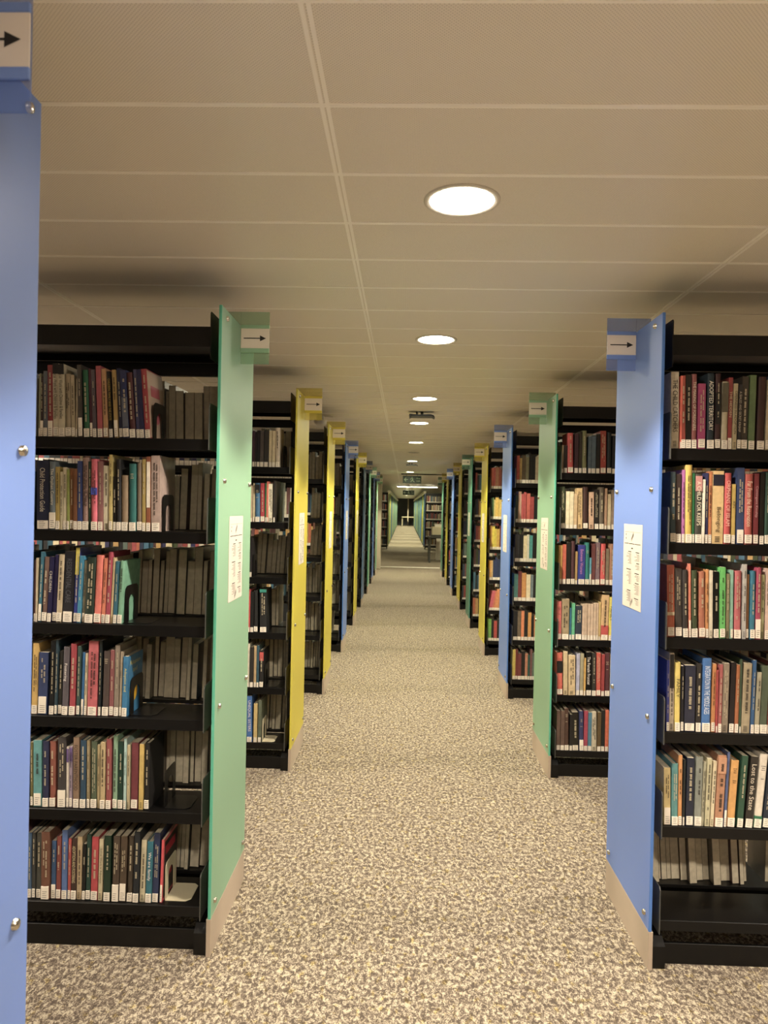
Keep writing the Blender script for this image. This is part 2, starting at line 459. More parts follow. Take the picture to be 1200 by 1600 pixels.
  (975,20,218,-1.1,'a85c38',28,'terracotta','','',''),
  (996,11,225,-1.0,'d08840',28,'orange and white','','',''),
  (1008,12,222,-1.0,'e0d4b8',0,'white','','',''),
  (1022,18,219,-1.0,'0c0c0c',28,'black','','',''),
  (1041,18,234,-0.7,'5cc058',28,'bright green','','',''),
  (1061,13,212,-0.5,'8c8460',0,'khaki','','',''),
  (1075,9,225,-0.5,'88b8a0',28,'mint','','',''),
  (1087,23,223,-0.3,'b85054',28,'rose','','',''),
  (1113,13,245,-0.2,'bcb8b0',0,'pale grey','','',''),
  (1127,9,212,-0.3,'8c5c28',28,'ochre','','',''),
  (1138,16,224,-0.3,'186c84',28,'teal','','',''),
  (1155,17,235,0.0,'a02048',62,'crimson and white','','',''),
  (1173,13,212,0.0,'a09c6c',0,'khaki','','',''),
  (1187,15,233,0.0,'d0b0a0',28,'pale pink','','',''),
  (1202,15,228,0.3,'3c3028',28,'dark brown','','',''),
  (1218,13,238,0.2,'b89c50',28,'mustard','','',''),
 ],
 ('R0', 4): [
  (875,10,234,-0.7,'1c2880',28,'royal blue','','',''),
  (885,16,258,-0.7,'b8a890',0,'cream','','','101010'),
  (902,18,227,-0.5,'d8c050',28,'yellow','FAMILY','28241c',''),
  (921,10,216,-0.3,'14141c',28,'black','','',''),
  (933,35,218,0.0,'24283c',24,'navy','','',''),
  (971,17,225,0.0,'28221c',28,'dark brown','','',''),
  (990,29,243,0.2,'1c64a8',28,'bright blue','INTEGRATION IN THE MIDDLE AGES','d8e0e8',''),
  (1021,13,225,0.5,'c88038',28,'orange','','',''),
  (1034,7,206,0.8,'a02020',0,'red','','',''),
  (1042,12,224,0.5,'a04848',28,'rose','','',''),
  (1055,21,228,0.5,'8c7c68',0,'taupe','','',''),
  (1079,17,231,1.0,'1c1418',28,'black','','',''),
  (1097,13,224,1.0,'a85c24',28,'orange','','',''),
  (1111,7,243,0.9,'384c34',0,'dark green','','',''),
  (1118,28,230,1.2,'a89878',0,'cream','','',''),
  (1147,12,241,1.2,'185080',28,'blue','','',''),
  (1160,16,201,2.0,'a0987c',28,'beige','','',''),
  (1177,25,223,1.8,'4c5840',28,'olive','','',''),
  (1202,15,236,1.7,'7c3028',28,'brick red','','',''),
 ],
 ('R0', 5): [
  (876,22,188,-1.2,'c8b070',55,'pale yellow','','',''),
  (899,21,203,-0.6,'508884',28,'teal','','',''),
  (921,13,231,-0.5,'c88438',28,'orange','','',''),
  (935,8,217,0.0,'181c1c',28,'black','','',''),
  (945,25,224,0.3,'1c2438',28,'navy','','',''),
  (972,23,228,0.8,'84887c',28,'grey','','',''),
  (995,10,211,1.4,'a09c80',0,'grey-beige','','',''),
  (1007,16,223,1.3,'c0b890',0,'cream','','',''),
  (1024,12,215,2.1,'d8c8a0',0,'pale cream','','',''),
  (1038,28,235,2.2,'b07850',28,'light brown','','','c08860'),
  (1068,9,247,2.1,'485884',54,'blue','','',''),
  (1079,26,219,3.1,'d09438',28,'amber','','',''),
  (1111,20,236,3.4,'28503c',28,'dark green','','',''),
  (1136,25,235,4.1,'2c2824',28,'dark brown','Lost to the State','d8ccb8',''),
  (1164,27,243,4.5,'d8ccb8',28,'white','','','1c6c48'),
  (1193,24,244,4.7,'1c2838',28,'navy','','',''),
 ],
 ('R1', 1): [
  (870,10,155,-1.1,'a08868',0,'tan','','',''),
  (882,19,154,-1.1,'2c1c18',28,'dark brown','','',''),
  (904,31,223,-1.0,'c02c2c',28,'red','','',''),
  (939,22,221,-1.0,'3c2028',28,'plum','','',''),
  (963,18,232,-1.0,'30281c',28,'dark brown','','',''),
  (984,24,237,-1.0,'78784c',28,'olive','','',''),
  (1015,18,205,-0.8,'4c5c68',28,'slate','','',''),
  (1034,24,207,-0.8,'50606c',28,'slate','','',''),
  (1059,21,220,-0.8,'14100e',28,'black','','',''),
  (1084,32,238,-0.7,'9c2c1c',28,'brick red','','',''),
  (1122,23,230,-0.5,'141c20',28,'black','','',''),
  (1148,23,212,-0.3,'1c1c24',28,'black','LIFE SO FAR','c8c0b8',''),
 ],
 ('R1', 2): [
  (861,11,229,-1.5,'3a4030',28,'dark olive','','',''),
  (874,22,233,-1.2,'404830',28,'olive','','',''),
  (899,20,208,-1.1,'dccfa8',0,'cream','','',''),
  (920,21,207,-1.1,'dccfa8',0,'cream','','',''),
  (942,19,196,-1.2,'c8a878',0,'buff','','',''),
  (962,31,227,-1.0,'d8b478',0,'pale orange','','',''),
  (996,27,234,-0.7,'3c1c14',28,'dark brown','','',''),
  (1028,28,206,-0.8,'d0a888',0,'pinkish cream','','',''),
  (1058,24,221,-0.8,'2a2624',28,'dark grey','','',''),
  (1084,28,234,-0.7,'645848',28,'taupe','','',''),
  (1113,13,228,-0.5,'b08868',0,'tan','','',''),
  (1128,21,197,-0.6,'c8b48c',0,'cream','','',''),
  (1151,22,221,-0.3,'907c68',28,'taupe','','',''),
 ],
 ('R1', 3): [
  (865,21,216,-0.3,'c89438',28,'orange','','',''),
  (887,20,221,-0.3,'c04c28',28,'red-orange','','',''),
  (909,24,234,-0.2,'24201c',28,'black','','',''),
  (935,21,240,0.0,'4c2428',28,'dark maroon','','',''),
  (958,13,183,0.0,'b08c50',0,'tan','','',''),
  (973,39,220,0.0,'1c2c90',28,'royal blue','Between Women','c88cc0',''),
  (1013,23,234,0.0,'107c74',28,'teal','','',''),
  (1037,11,150,0.8,'50a0b8',59,'light blue','','',''),
  (1049,19,228,0.0,'6c3434',28,'dusty maroon','','',''),
  (1070,23,235,0.2,'846870',28,'mauve','','',''),
  (1097,27,229,0.5,'cc2c2c',28,'red','','',''),
  (1127,18,203,0.6,'84745c',28,'khaki','','',''),
  (1146,28,230,0.5,'9c6c4c',28,'light brown','','',''),
 ],
 ('R1', 4): [
  (863,25,213,-0.3,'c85048',28,'coral','','',''),
  (890,42,226,-0.3,'a08c68',28,'tan','','',''),
  (933,11,178,0.3,'186078',28,'blue','','',''),
  (945,18,204,0.3,'50b080',28,'mint','','',''),
  (964,36,190,0.6,'1c2c3c',28,'navy','','',''),
  (1002,15,200,0.9,'c8ac90',28,'cream with teal top','','','2c6c64'),
  (1017,15,201,0.6,'c8ac90',28,'cream with teal top','','','2c6c64'),
  (1033,14,201,0.9,'c8ac90',28,'cream with teal top','','','2c6c64'),
  (1048,16,201,0.9,'c8ac90',28,'cream with teal top','','','2c6c64'),
  (1065,15,207,1.1,'c8ac90',28,'cream with teal top','','','2c6c64'),
  (1081,12,207,1.1,'c8ac90',28,'cream with teal top','','','2c6c64'),
  (1094,12,214,1.1,'c8a860',0,'buff','','',''),
  (1106,41,254,0.9,'d0a870',28,'buff and red','','','b83028'),
  (1149,24,243,0.9,'d8c848',28,'yellow','FAMILY','28241c',''),
 ],
 ('R1', 5): [
  (871,32,236,-1.2,'cc4828',28,'orange-red','','','141010'),
  (907,25,243,-1.2,'c8b084',0,'cream','','',''),
  (935,38,222,-1.0,'d0b484',0,'cream','','',''),
  (977,19,234,-1.0,'a8a8c0',28,'lilac','','',''),
  (998,20,234,-1.0,'a09878',28,'grey-beige','','',''),
  (1019,11,209,-0.8,'d0a040',28,'yellow','','',''),
  (1033,30,242,-0.9,'0c0c0c',28,'black','The Female Frontier','e0d8d0',''),
  (1065,22,238,-0.7,'2c2820',28,'dark brown','','',''),
  (1089,24,241,-0.7,'c03820',28,'red','','',''),
  (1115,18,233,-0.5,'981c20',28,'crimson','','',''),
  (1136,27,240,-0.5,'501c24',28,'maroon','','',''),
  (1164,11,234,-0.5,'c8b490',0,'cream','','',''),
 ],
 ('R1', 6): [
  (875,21,219,-1.3,'60483c',28,'brown','','',''),
  (897,22,220,-1.3,'60483c',28,'brown','','',''),
  (920,25,233,-1.2,'4c3020',28,'dark brown','','',''),
  (947,16,202,-1.4,'1c1818',28,'black','','',''),
  (964,35,214,-1.3,'201c18',28,'black','','',''),
  (1002,23,223,-1.3,'283060',59,'navy','','',''),
  (1026,22,224,-1.3,'a02444',28,'crimson','','',''),
  (1049,21,215,-1.3,'3c748c',28,'blue','','',''),
  (1071,28,220,-1.3,'c8bca0',0,'white','','',''),
  (1100,21,218,-1.3,'5c4824',28,'olive-brown','','',''),
  (1122,20,229,-1.3,'1c1c1c',28,'black','','',''),
  (1144,19,232,-1.5,'cc5424',28,'orange','','',''),
  (1164,9,219,-1.3,'d8c090',0,'cream','','',''),
 ],
 ('L1', 1): [
  (-862,15,203,-1.1,'3c2430',28,'plum','','',''),
  (-846,8,191,-1.2,'201c1c',28,'black','','',''),
  (-837,18,204,-1.1,'16161a',28,'black','','',''),
  (-818,21,201,-1.4,'4c4440',28,'grey','','',''),
  (-795,24,205,-1.1,'2c2824',28,'dark grey','','',''),
  (-769,18,205,-1.1,'c8b890',28,'cream','','',''),
  (-750,18,205,-1.1,'c8b890',28,'cream','','',''),
  (-730,24,221,-1.0,'c8b8a0',28,'white','','',''),
 ],
 ('L1', 2): [
  (-869,14,205,-1.1,'c0a888',0,'beige','','',''),
  (-853,14,218,-1.1,'c8b890',28,'cream','','',''),
  (-838,27,218,-1.3,'286088',28,'blue and black','','','181c20'),
  (-809,23,219,-1.0,'a8142c',28,'red','','',''),
  (-785,8,219,-1.3,'2c6c40',28,'green','','',''),
  (-777,11,229,-1.3,'c85840',28,'coral','','',''),
  (-765,26,216,-1.1,'e0d8bc',0,'white','','',''),
  (-737,11,233,-1.0,'2a2420',28,'dark brown','','',''),
 ],
 ('L1', 3): [
  (-866,15,222,-1.0,'201c20',28,'black','','',''),
 ],
 ('L1', 4): [
  (-870,14,240,-1.2,'c02828',28,'red','','',''),
  (-855,20,228,-1.0,'101010',28,'black','','',''),
  (-833,21,235,-1.2,'101010',28,'black','','',''),
  (-801,40,242,-1.2,'101010',28,'black with teal top','','','1c8c7c'),
 ],
 ('L1', 5): [
  (-872,18,244,-0.9,'d0c8b0',0,'white','','',''),
  (-852,21,226,-0.8,'2c2824',28,'dark brown','','',''),
  (-830,15,233,-0.5,'c0a070',28,'buff','','',''),
  (-814,14,236,-0.5,'285060',28,'dark teal','','',''),
  (-798,24,209,-0.3,'141010',28,'black and red','','','b83028'),
 ],
 ('L1', 6): [
  (-862,31,261,-1.1,'1c60a8',28,'bright blue','UNEQUAL SISTERS','e8e0e0',''),
  (-825,21,218,-1.3,'c8ac68',28,'buff','','',''),
  (-800,19,237,-1.0,'5c6450',28,'grey-green','','',''),
 ],
}

# ------------------------------------------------------------------ the room
b = MB(); b.face([(-5, -6, 0), (6, -6, 0), (6, 62, 0), (-5, 62, 0)]); tag(b.build('floor', M['carpet']), kind='structure')
b = MB(); b.box((-5, -6, CEIL), (6, 62, CEIL + 0.06)); tag(b.build('ceiling', M['ceiling']), kind='structure')
b = MB()
y = 1.128 - 0.295 * 24
while y < 61:
    for s_ in (-1, 1):
        b.box((-5, y + s_ * 0.0038 - 0.0033, CEIL - 0.0014), (6, y + s_ * 0.0038 + 0.0033, CEIL + 0.001))
    y += 0.295
tag(b.build('trim_1', M['ridge']), kind='structure')
b = MB()
for i in range(-3, 5):
    x = -0.174 + 1.163 * i
    for s_ in (-1, 1):
        b.box((x + s_ * 0.006 - 0.004, -6, CEIL - 0.0016), (x + s_ * 0.006 + 0.004, 62, CEIL + 0.001))
tag(b.build('trim_2', M['ridge']), kind='structure')
for nm, a, c in (('wall_left', (-5.1, -6, 0), (-5, 62, CEIL)), ('wall_right', (6, -6, 0), (6.1, 62, CEIL)), ('wall_front', (-5, -6.1, 0), (6, -6, CEIL))):
    b = MB(); b.box(a, c); tag(b.build(nm, M['wall']), kind='structure')
b = MB(); b.box((-5, 62, 0), (6, 62.1, CEIL)); tag(b.build('wall_back', M['dark_wall']), kind='structure')
# metal strip set across the carpet where the first run of bookcases ends
b = MB(); b.prism([(17.96, 0.0), (18.0, 0.008), (18.08, 0.008), (18.12, 0.0)], 0, -0.62, 0.9)
tag(b.build('trim_3', M['white_paint']), kind='structure')
# column at the end of the left run
b = MB(); b.box((-1.0, 17.3, 0), (-0.56, 17.75, CEIL), bev=0.01); b.box((-1.04, 17.95, 0), (-0.60, 18.35, CEIL), bev=0.01)
tag(b.build('trim_4', M['wall']), kind='structure')

# ------------------------------------------------------------------ downlights
def ring_mesh():
    b = MB(); b.lathe((0, 0, 0), [(0.083, -0.001), (0.083, -0.0035), (0.094, -0.0045), (0.0975, -0.0025), (0.0975, 0.0)], seg=48)
    b.f = [f for f in b.f if len(f) == 4]; n = len(b.f); b.m = b.m[:n]; b.sm = b.sm[:n]; b.c = b.c[:n]
    return b.mesh('trim_ring', M['white_paint'])
def lens_mesh(m):
    b = MB(); b.lathe((0, 0, 0), [(0.083, -0.0008), (0.07, -0.0022), (0.0001, -0.0026)], seg=48); return b.mesh('lamp_lens', m)
GLOW = {}
def glow(col, k):
    key = (col, k)
    if key not in GLOW: GLOW[key] = mat('lit_lamp_lens', 'ffffff', 0.4, emis=col, es=k)
    return GLOW[key]
RING = ring_mesh()
LENS_OFF = lens_mesh(mat('unlit_lamp_lens', '5a5448', 0.2, coat=0.5))
ORD = ['first', 'second', 'third', 'fourth', 'fifth', 'sixth', 'seventh', 'eighth', 'ninth', 'tenth', 'eleventh', 'twelfth', 'thirteenth', 'fourteenth', 'fifteenth', 'sixteenth', 'seventeenth', 'eighteenth', 'nineteenth', 'twentieth', 'twenty-first', 'twenty-second', 'twenty-third', 'twenty-fourth', 'twenty-fifth', 'twenty-sixth']
def downlight(x, y, lit, label, group, power, col, glow_k, spill=0.0):
    t = tag(empty('downlight', (x, y, CEIL)), label, 'ceiling light', group)
    link('trim_ring', RING, t)
    link('lamp_lens', lens_mesh(glow(col, glow_k)) if lit else LENS_OFF, t)
    if not lit:
        for k in range(4):
            b = MB(); b.lathe((-0.054 + 0.036 * k, 0, -0.004), [(0.012, 0.002), (0.010, 0.0), (0.0001, -0.001)], seg=16)
            b.build('reflector', M['screw'], t)
    if lit and spill:
        l = bpy.data.lights.new('lens_spill', 'AREA'); l.shape = 'DISK'; l.size = 0.15; l.energy = spill; l.color = col
        lo = bpy.data.objects.new('lens_spill', l); C.objects.link(lo); lo.parent = t; lo.location = (0, 0, -0.006)
    if lit:
        l = bpy.data.lights.new('downlight_lamp', 'SPOT'); l.energy = power; l.color = col
        l.spot_size = math.radians(SPOT_DEG); l.spot_blend = SPOT_BLEND; l.shadow_soft_size = 0.07
        lo = bpy.data.objects.new('downlight_lamp', l); C.objects.link(lo); lo.parent = t; lo.location = (0, 0, -0.02)
SPOT_DEG, SPOT_BLEND = 129, 0.2
vis = 0
for (x, y, lit) in DOWNLIGHTS:
    f = min(1.0, max(0.0, (y - 2.0) / 6.0))
    col = tuple(round(a * (1 - f) + c * f, 3) for a, c in zip(LAMP_COL_NEAR, LAMP_COL_FAR))
    if y < 1: lab = f"round recessed ceiling downlight added out of view behind the camera, {dict(((0.15, 'nearest'), (-1.5, 'second'), (-3.2, 'third'), (-4.85, 'farthest')))[y]} of its row"
    elif not lit: lab = 'unlit round recessed ceiling downlight showing four dark dots, far down the aisle'
    else: lab = f'lit round recessed ceiling downlight over the aisle, {ORD[vis]} lit one from the front'
    if y > 1 and lit: vis += 1
    downlight(x, y, lit, lab, 'downlights over the aisle', LAMP_POWER * (1.6 if y > 15 else 1.0), col, LAMP_GLOW, LENS_SPILL)
for i, (x, y, lit) in enumerate(FAR_LIGHTS):
    downlight(x, y, lit, 'tiny distant ceiling downlight over the far end of the aisle', 'distant downlights over the far aisle', LAMP_POWER * 3.0, LAMP_COL_FAR, LAMP_GLOW * 0.5)
# unseen downlights added over the bookcase gaps to bounce light onto the ceiling
for k in range(-3, 9):
    for sx, x0, y0, side in ((-1, -2.75, 2.337, 'left'), (1, 2.95, 2.359, 'right')):
        downlight(x0, y0 + 1.664 * k + 1.08, 1, f'added ceiling downlight, unseen over a gap between bookcases on the {side}', f'added downlights over the gaps on the {side}', GAP_FILL_POWER, LAMP_COL_NEAR, LAMP_GLOW)
for x0, y0 in ((2.4, 19.2), (-2.2, 19.2), (2.6, 22.0), (-2.4, 22.0)):  # lamps added off to the sides to lift the dim floor here
    downlight(x0, y0, 1, 'added unseen ceiling downlight in the open space between the two runs of bookcases', 'added downlights in the open space between the runs', LAMP_POWER * (1.2 if y0 < 20 else 0.4), LAMP_COL_FAR, LAMP_GLOW)
# linear lamp across the aisle where the second run begins
t = tag(empty('linear_lamp', (0.42, 25.3, CEIL)), 'long thin white linear ceiling lamp lying across the distant aisle', 'ceiling light')
b = MB(); b.box((-0.72, -0.05, -0.05), (0.72, 0.05, 0)); b.build('housing', M['white_paint'], t)
b = MB(); b.box((-0.70, -0.045, -0.062), (0.70, 0.045, -0.0502)); b.build('diffuser', glow(LAMP_COL_FAR, 9.0), t)
l = bpy.data.lights.new('linear_lamp_light', 'AREA'); l.shape = 'RECTANGLE'; l.size = 1.4; l.size_y = 0.08; l.energy = 4; l.color = LAMP_COL_FAR
lo = bpy.data.objects.new('linear_lamp_light', l); C.objects.link(lo); lo.parent = t; lo.location = (0, 0, -0.07)

# ------------------------------------------------------------------ things hanging from the ceiling
def ceiling_sensor(x, y, label):
    t = tag(empty('ceiling_sensor', (x, y, CEIL)), label, 'ceiling sensor', None)
    b = MB(); b.box((-0.012, -0.012, -0.034), (0.012, 0.012, 0)); b.box((-0.034, -0.008, -0.026), (-0.05, 0.008, 0)); b.build('bracket', M['black'], t)
    prof = [(-0.105, -0.030), (-0.10, -0.024), (-0.02, -0.028), (0.07, -0.024), (0.095, -0.032), (0.105, -0.052), (0.098, -0.052), (0.085, -0.042), (0.02, -0.044), (-0.085, -0.044), (-0.102, -0.052), (-0.095, -0.038)]
    b = MB(); b.prism(prof, 1, -0.06, 0.06); b.build('housing', M['black'], t)
    b = MB(); b.box((-0.108, -0.05, -0.046), (-0.1035, 0.05, -0.032)); b.build('indicator', M['white_paint'], t)
ceiling_sensor(0.125, 5.95, 'black bar-shaped sensor hanging under the ceiling behind the third lit downlight')
ceiling_sensor(0.11, 12.75, 'small black bar-shaped sensor hanging under the ceiling, halfway down the aisle')
ceiling_sensor(0.12, 24.6, 'tiny distant black sensor in front of the long linear ceiling lamp')
t = tag(empty('smoke_detector', (-0.745, 6.25, CEIL)), 'white smoke detector on the ceiling above the second yellow-ended bookcase on the left', 'smoke detector')
b = MB(); b.box((-0.03, -0.03, -0.045), (0.03, 0.03, 0)); b.prism([(0.0, -0.01), (0.11, -0.022), (0.11, -0.012), (0.0, 0.0)], 1, -0.02, 0.02); b.build('mounting_box', M['white_paint'], t)
b = MB(); b.lathe((0, 0, -0.045), [(0.055, 0), (0.058, -0.012), (0.05, -0.035), (0.03, -0.048), (0.0001, -0.05)], seg=32); b.build('sensor_head', M['white_paint'], t)

def text_mesh(s, size, m, align='LEFT', squeeze=1.0):
    cu = bpy.data.curves.new('lettering', 'FONT'); cu.body = s; cu.size = size; cu.align_x = align; cu.align_y = 'CENTER'; cu.resolution_u = 2
    o = bpy.data.objects.new('lettering', cu); C.objects.link(o)
    dg = bpy.context.evaluated_depsgraph_get(); dg.update()
    me = bpy.data.meshes.new_from_object(o.evaluated_get(dg)); bpy.data.objects.remove(o); bpy.data.curves.remove(cu)
    me.materials.clear(); me.materials.append(m)
    return me
def fit_text(s, length, cap, m):
    """lettering along +x, centred on y, stretched to LENGTH by CAP high"""
    me = text_mesh(s, 1.0, m)
    xs = [v.co.x for v in me.vertices]; ys = [v.co.y for v in me.vertices]
    if not xs: return None
    sx = length / max(1e-6, max(xs) - min(xs)); sy = cap / max(1e-6, max(ys) - min(ys)); sx = min(sx, sy * 1.25)
    x0 = min(xs); yc = (max(ys) + min(ys)) / 2
    for v in me.vertices: v.co.x = (v.co.x - x0) * sx; v.co.y = (v.co.y - yc) * sy
    return me

def exit_sign(x, y, z, wd, label):
    g = mat('exit_sign_green', '0c3020', 0.4); wh = mat('exit_sign_white', 'c8d8b8', 0.5)
    h = wd * 0.40
    t = tag(empty('exit_sign', (x, y, z)), label, 'exit sign')
    b = MB(); b.box((-wd / 2, -0.012, -h), (wd / 2, 0.012, 0), bev=0.002); b.build('sign_face', g, t)
    b = MB()
    for s_ in (-0.3, 0.3): b.box((wd * s_ - 0.004, -0.004, 0), (wd * s_ + 0.004, 0.004, CEIL - z))
    b.build('hanger', M['black'], t)
    f = -0.0135; b = MB()
    def q(p): b.face([(a * wd, f, c * wd) for a, c in p])
    q([(-0.44, -0.2), (-0.34, -0.09), (-0.31, -0.12), (-0.385, -0.2), (-0.31, -0.28), (-0.34, -0.31)]); q([(-0.38, -0.18), (-0.38, -0.22), (-0.22, -0.22), (-0.22, -0.18)])
    b.build('arrow', wh, t)
    b = MB()
    def limb(p0, p1, r):
        dx, dz = p1[0] - p0[0], p1[1] - p0[1]; L = math.hypot(dx, dz) or 1; nx, nz = -dz / L * r, dx / L * r
        b.face([((p0[0] + nx) * wd, f, (p0[1] + nz) * wd), ((p1[0] + nx) * wd, f, (p1[1] + nz) * wd), ((p1[0] - nx) * wd, f, (p1[1] - nz) * wd), ((p0[0] - nx) * wd, f, (p0[1] - nz) * wd)])
    b.face([((0.0 + 0.025 * math.cos(k)) * wd, f, (-0.085 + 0.025 * math.sin(k)) * wd) for k in [i * math.pi / 6 for i in range(12)]])
    limb((0.0, -0.12), (0.03, -0.22), 0.024); limb((-0.01, -0.13), (-0.075, -0.15), 0.011); limb((-0.075, -0.15), (-0.09, -0.2), 0.011)
    limb((0.0, -0.13), (0.07, -0.17), 0.011); limb((0.03, -0.22), (-0.03, -0.26), 0.015); limb((-0.03, -0.26), (-0.07, -0.33), 0.013)
    limb((0.03, -0.22), (0.06, -0.28), 0.015); limb((0.06, -0.28), (0.13, -0.32), 0.013)
    b.build('running_figure', wh, t)
    for s_, zz in (('Fire', -0.13), ('exit', -0.26)):
        me = fit_text(s_, wd * 0.2, wd * 0.085, wh); o = link('lettering', me, t); o.rotation_euler = (math.pi / 2, 0, 0); o.location = (wd * 0.24, f, zz * wd)
exit_sign(0.155, 16.8, 2.225, 0.43, 'green fire exit sign with arrow and running figure, nearer of the two')
exit_sign(0.13, 27.2, 2.14, 0.43, 'green fire exit sign with arrow and running figure, farther of the two')
b = MB(); b.box((-0.1, 16.72, CEIL - 0.022), (0.95, 16.76, CEIL)); tag(b.build('ceiling_rail', M['black']), 'thin dark rail along the ceiling behind the nearer exit sign', 'rail')

# ------------------------------------------------------------------ double-sided bookcases
SHELF_Z = {1: 1.695, 2: 1.385, 3: 1.075, 4: 0.765, 5: 0.455, 6: 0.145}
PH, KH, PW = 2.13, 0.124, 0.495
def make_bookcase(d, length=1.86):
    """d = -1: runs off to the left of its glass end, +1: to the right. Origin: floor under the near edge of the glass."""
    t = empty('bookcase'); X = lambda v: d * v
    b = MB(); b.box((0, 0, KH), (X(0.010), PW, PH), bev=0.0012)
    # the two long narrow edges of the sheet get the edge tint
    pn = b.build('end_panel', [GL['green'], GE['green']], t)
    for p in pn.data.polygons:
        if abs(p.normal.y) > 0.5: p.material_index = 1
    for (sy, sz) in ((0.062, 2.10), (0.062, 1.56), (0.45, 1.56), (0.05, 0.81), (0.452, 0.81), (0.452, 0.168), (0.04, 0.168), (0.452, 2.10)):
        b = MB(); b.lathe((X(-0.0005), sy, sz), [(0.0085, 0), (0.0085, X(-0.006)), (0.0068, X(-0.0075)), (0.0001, X(-0.0085))], axis=0, seg=20); b.build('screw', M['screw'], pn)
    b = MB(); b.box((0, 0, 0), (X(0.0145), PW, KH), bev=0.001); b.build('kick_plate', M['kick'], t)
    for xx in (0.045, 0.95, 1.83):
        b = MB(); b.box((X(xx - 0.015), PW / 2 - 0.03, 0.05), (X(xx + 0.015), PW / 2 + 0.03, 2.055), bev=0.002); b.build('upright', M['black'], t)
    for xx in (0.038, 0.95, 1.83):
        b = MB(); b.prism([(0.01, 0), (0.485, 0), (0.485, 0.072), (0.455, 0.092), (0.04, 0.092), (0.01, 0.072)], 0, X(xx - 0.02), X(xx + 0.02)); b.build('foot', M['black'], t)
    for yy in (0.045, PW - 0.045):
        b = MB(); b.box((X(0.058), yy - 0.006, 0.0), (X(length), yy + 0.006, 0.068), bev=0.001); b.build('base_rail', M['black'], t)
    for n, z in SHELF_Z.items():
        for side in (0, 1):
            Y = (lambda v: v) if side == 0 else (lambda v: PW - v)
            lip = 0.036 if n < 6 else 0.034
            b = MB()
            b.box((X(0.046), Y(0.036), z - 0.012), (X(length), Y(0.225), z), bev=0.001)
            b.box((X(0.046), Y(0.0335), z - lip), (X(length), Y(0.0365), z), bev=0.0008)
            b.box((X(0.046), Y(0.0365), z - lip), (X(length), Y(0.05), z - lip + 0.002))
            sh = b.build('shelf', M['black'], t)
            b = MB()
            p = [(Y(0.014), z - 0.036), (Y(0.014), z + 0.108), (Y(0.022), z + 0.118), (Y(0.215), z + 0.118), (Y(0.215), z - 0.036)]
            b.prism(p, 0, X(0.0385), X(0.0415)); b.build('shelf_bracket', M['bracket'], sh)
    for side in (0, 1):
        Y = (lambda v: v) if side == 0 else (lambda v: PW - v)
        b = MB(); b.box((X(0.046), Y(0.03), 2.0 if side == 0 else 2.03), (X(length), Y(0.036), 2.066), bev=0.001); b.box((X(0.046), Y(0.036), 2.056), (X(length), Y(0.247), 2.062))

        cn = b.build('canopy', M['black'], t)
        b = MB(); b.prism([(Y(0.014), 1.958), (Y(0.014), 2.106), (Y(0.02), 2.112), (Y(0.2), 2.112), (Y(0.2), 1.958)], 0, X(0.0385), X(0.0415)); b.build('canopy_bracket', M['black'], cn)
    b = MB(); b.box((X(0.046), PW / 2 - 0.015, 1.94), (X(length), PW / 2 + 0.015, 1.985), bev=0.001); b.build('top_rail', M['black'], t)
    # sign plate standing out from the glass into the aisle, with its arrow card
    yS = 0.262
    b = MB(); b.box((X(-0.105), yS, 1.99), (X(-0.0015), yS + 0.004, 2.178)); b.box((X(-0.0015), yS, 2.132), (X(0.05), yS + 0.004, 2.178))
    sp = b.build('sign_plate', AC['green'], t)
    for z0, z1 in ((2.117, 2.130), (2.030, 2.046)):
        b = MB(); b.box((X(-0.106), yS - 0.006, z0), (X(-0.002), yS - 0.0005, z1), bev=0.001); b.build('card_rail', AR['green'], sp)
    b = MB(); b.box((X(-0.105), yS - 0.004, 2.044), (X(-0.003), yS - 0.001, 2.119)); cd_ = b.build('arrow_card', M['card'], sp)
    b = MB(); x0, x1 = sorted((X(-0.094), X(-0.013))); zc = 2.082; yf = yS - 0.0045
    b.face([(x0, yf, zc - 0.0018), (x1 - 0.02, yf, zc - 0.0018), (x1 - 0.02, yf, zc + 0.0018), (x0, yf, zc + 0.0018)])
    b.face([(x1 - 0.022, yf, zc - 0.0105), (x1, yf, zc), (x1 - 0.022, yf, zc + 0.0105)]); b.build('arrow', M['ink'], cd_)
    return t
def recolour(o, col):
    for ch in o.children_recursive:
        base = ch.name.split('.')[0]
        tbl = {'end_panel': (GL[col], GE[col]), 'sign_plate': (AC[col],), 'card_rail': (AR[col],)}.get(base)
        if tbl:
            for i, m in enumerate(tbl):
                ch.material_slots[i].link = 'OBJECT'; ch.material_slots[i].material = m
PITCH = 1.664
LX, LY, RX, RY = -0.606, 2.337, 0.824, 2.359
LCOL = ['blue', 'green', 'yellow', 'yellow', 'blue', 'yellow', 'dusty blue', 'green', 'blue', 'green']
RCOL = ['blue', 'green', 'blue', 'yellow', 'dark green', 'yellow', 'blue', 'yellow', 'dark green']
def bookcase_run(d, cols, x, y0, k0, side):
    proto = make_bookcase(d)
    cnt = {}; tot = {c: cols.count(c) for c in cols}
    for i, c in enumerate(cols):
        o = proto if i == 0 else copy_tree(proto)
        k = i + k0
        o.location = (x - (0.006 if (d > 0 and k == 0) else 0), y0 + PITCH * k, 0)
        recolour(o, c)
        n = cnt.get(c, 0); cnt[c] = n + 1
        if k < 0: lab = f'black bookcase behind the blurred blue glass end panel closest to the camera'
        else: lab = f'black bookcase with {c} glass end, {ORD[k]} along the {side} of the aisle'
        tag(o, lab, 'bookcase', f'bookcases along the {side} of the aisle')
bookcase_run(-1, LCOL, LX, LY, -1, 'left')
bookcase_run(1, RCOL, RX, RY, 0, 'right')

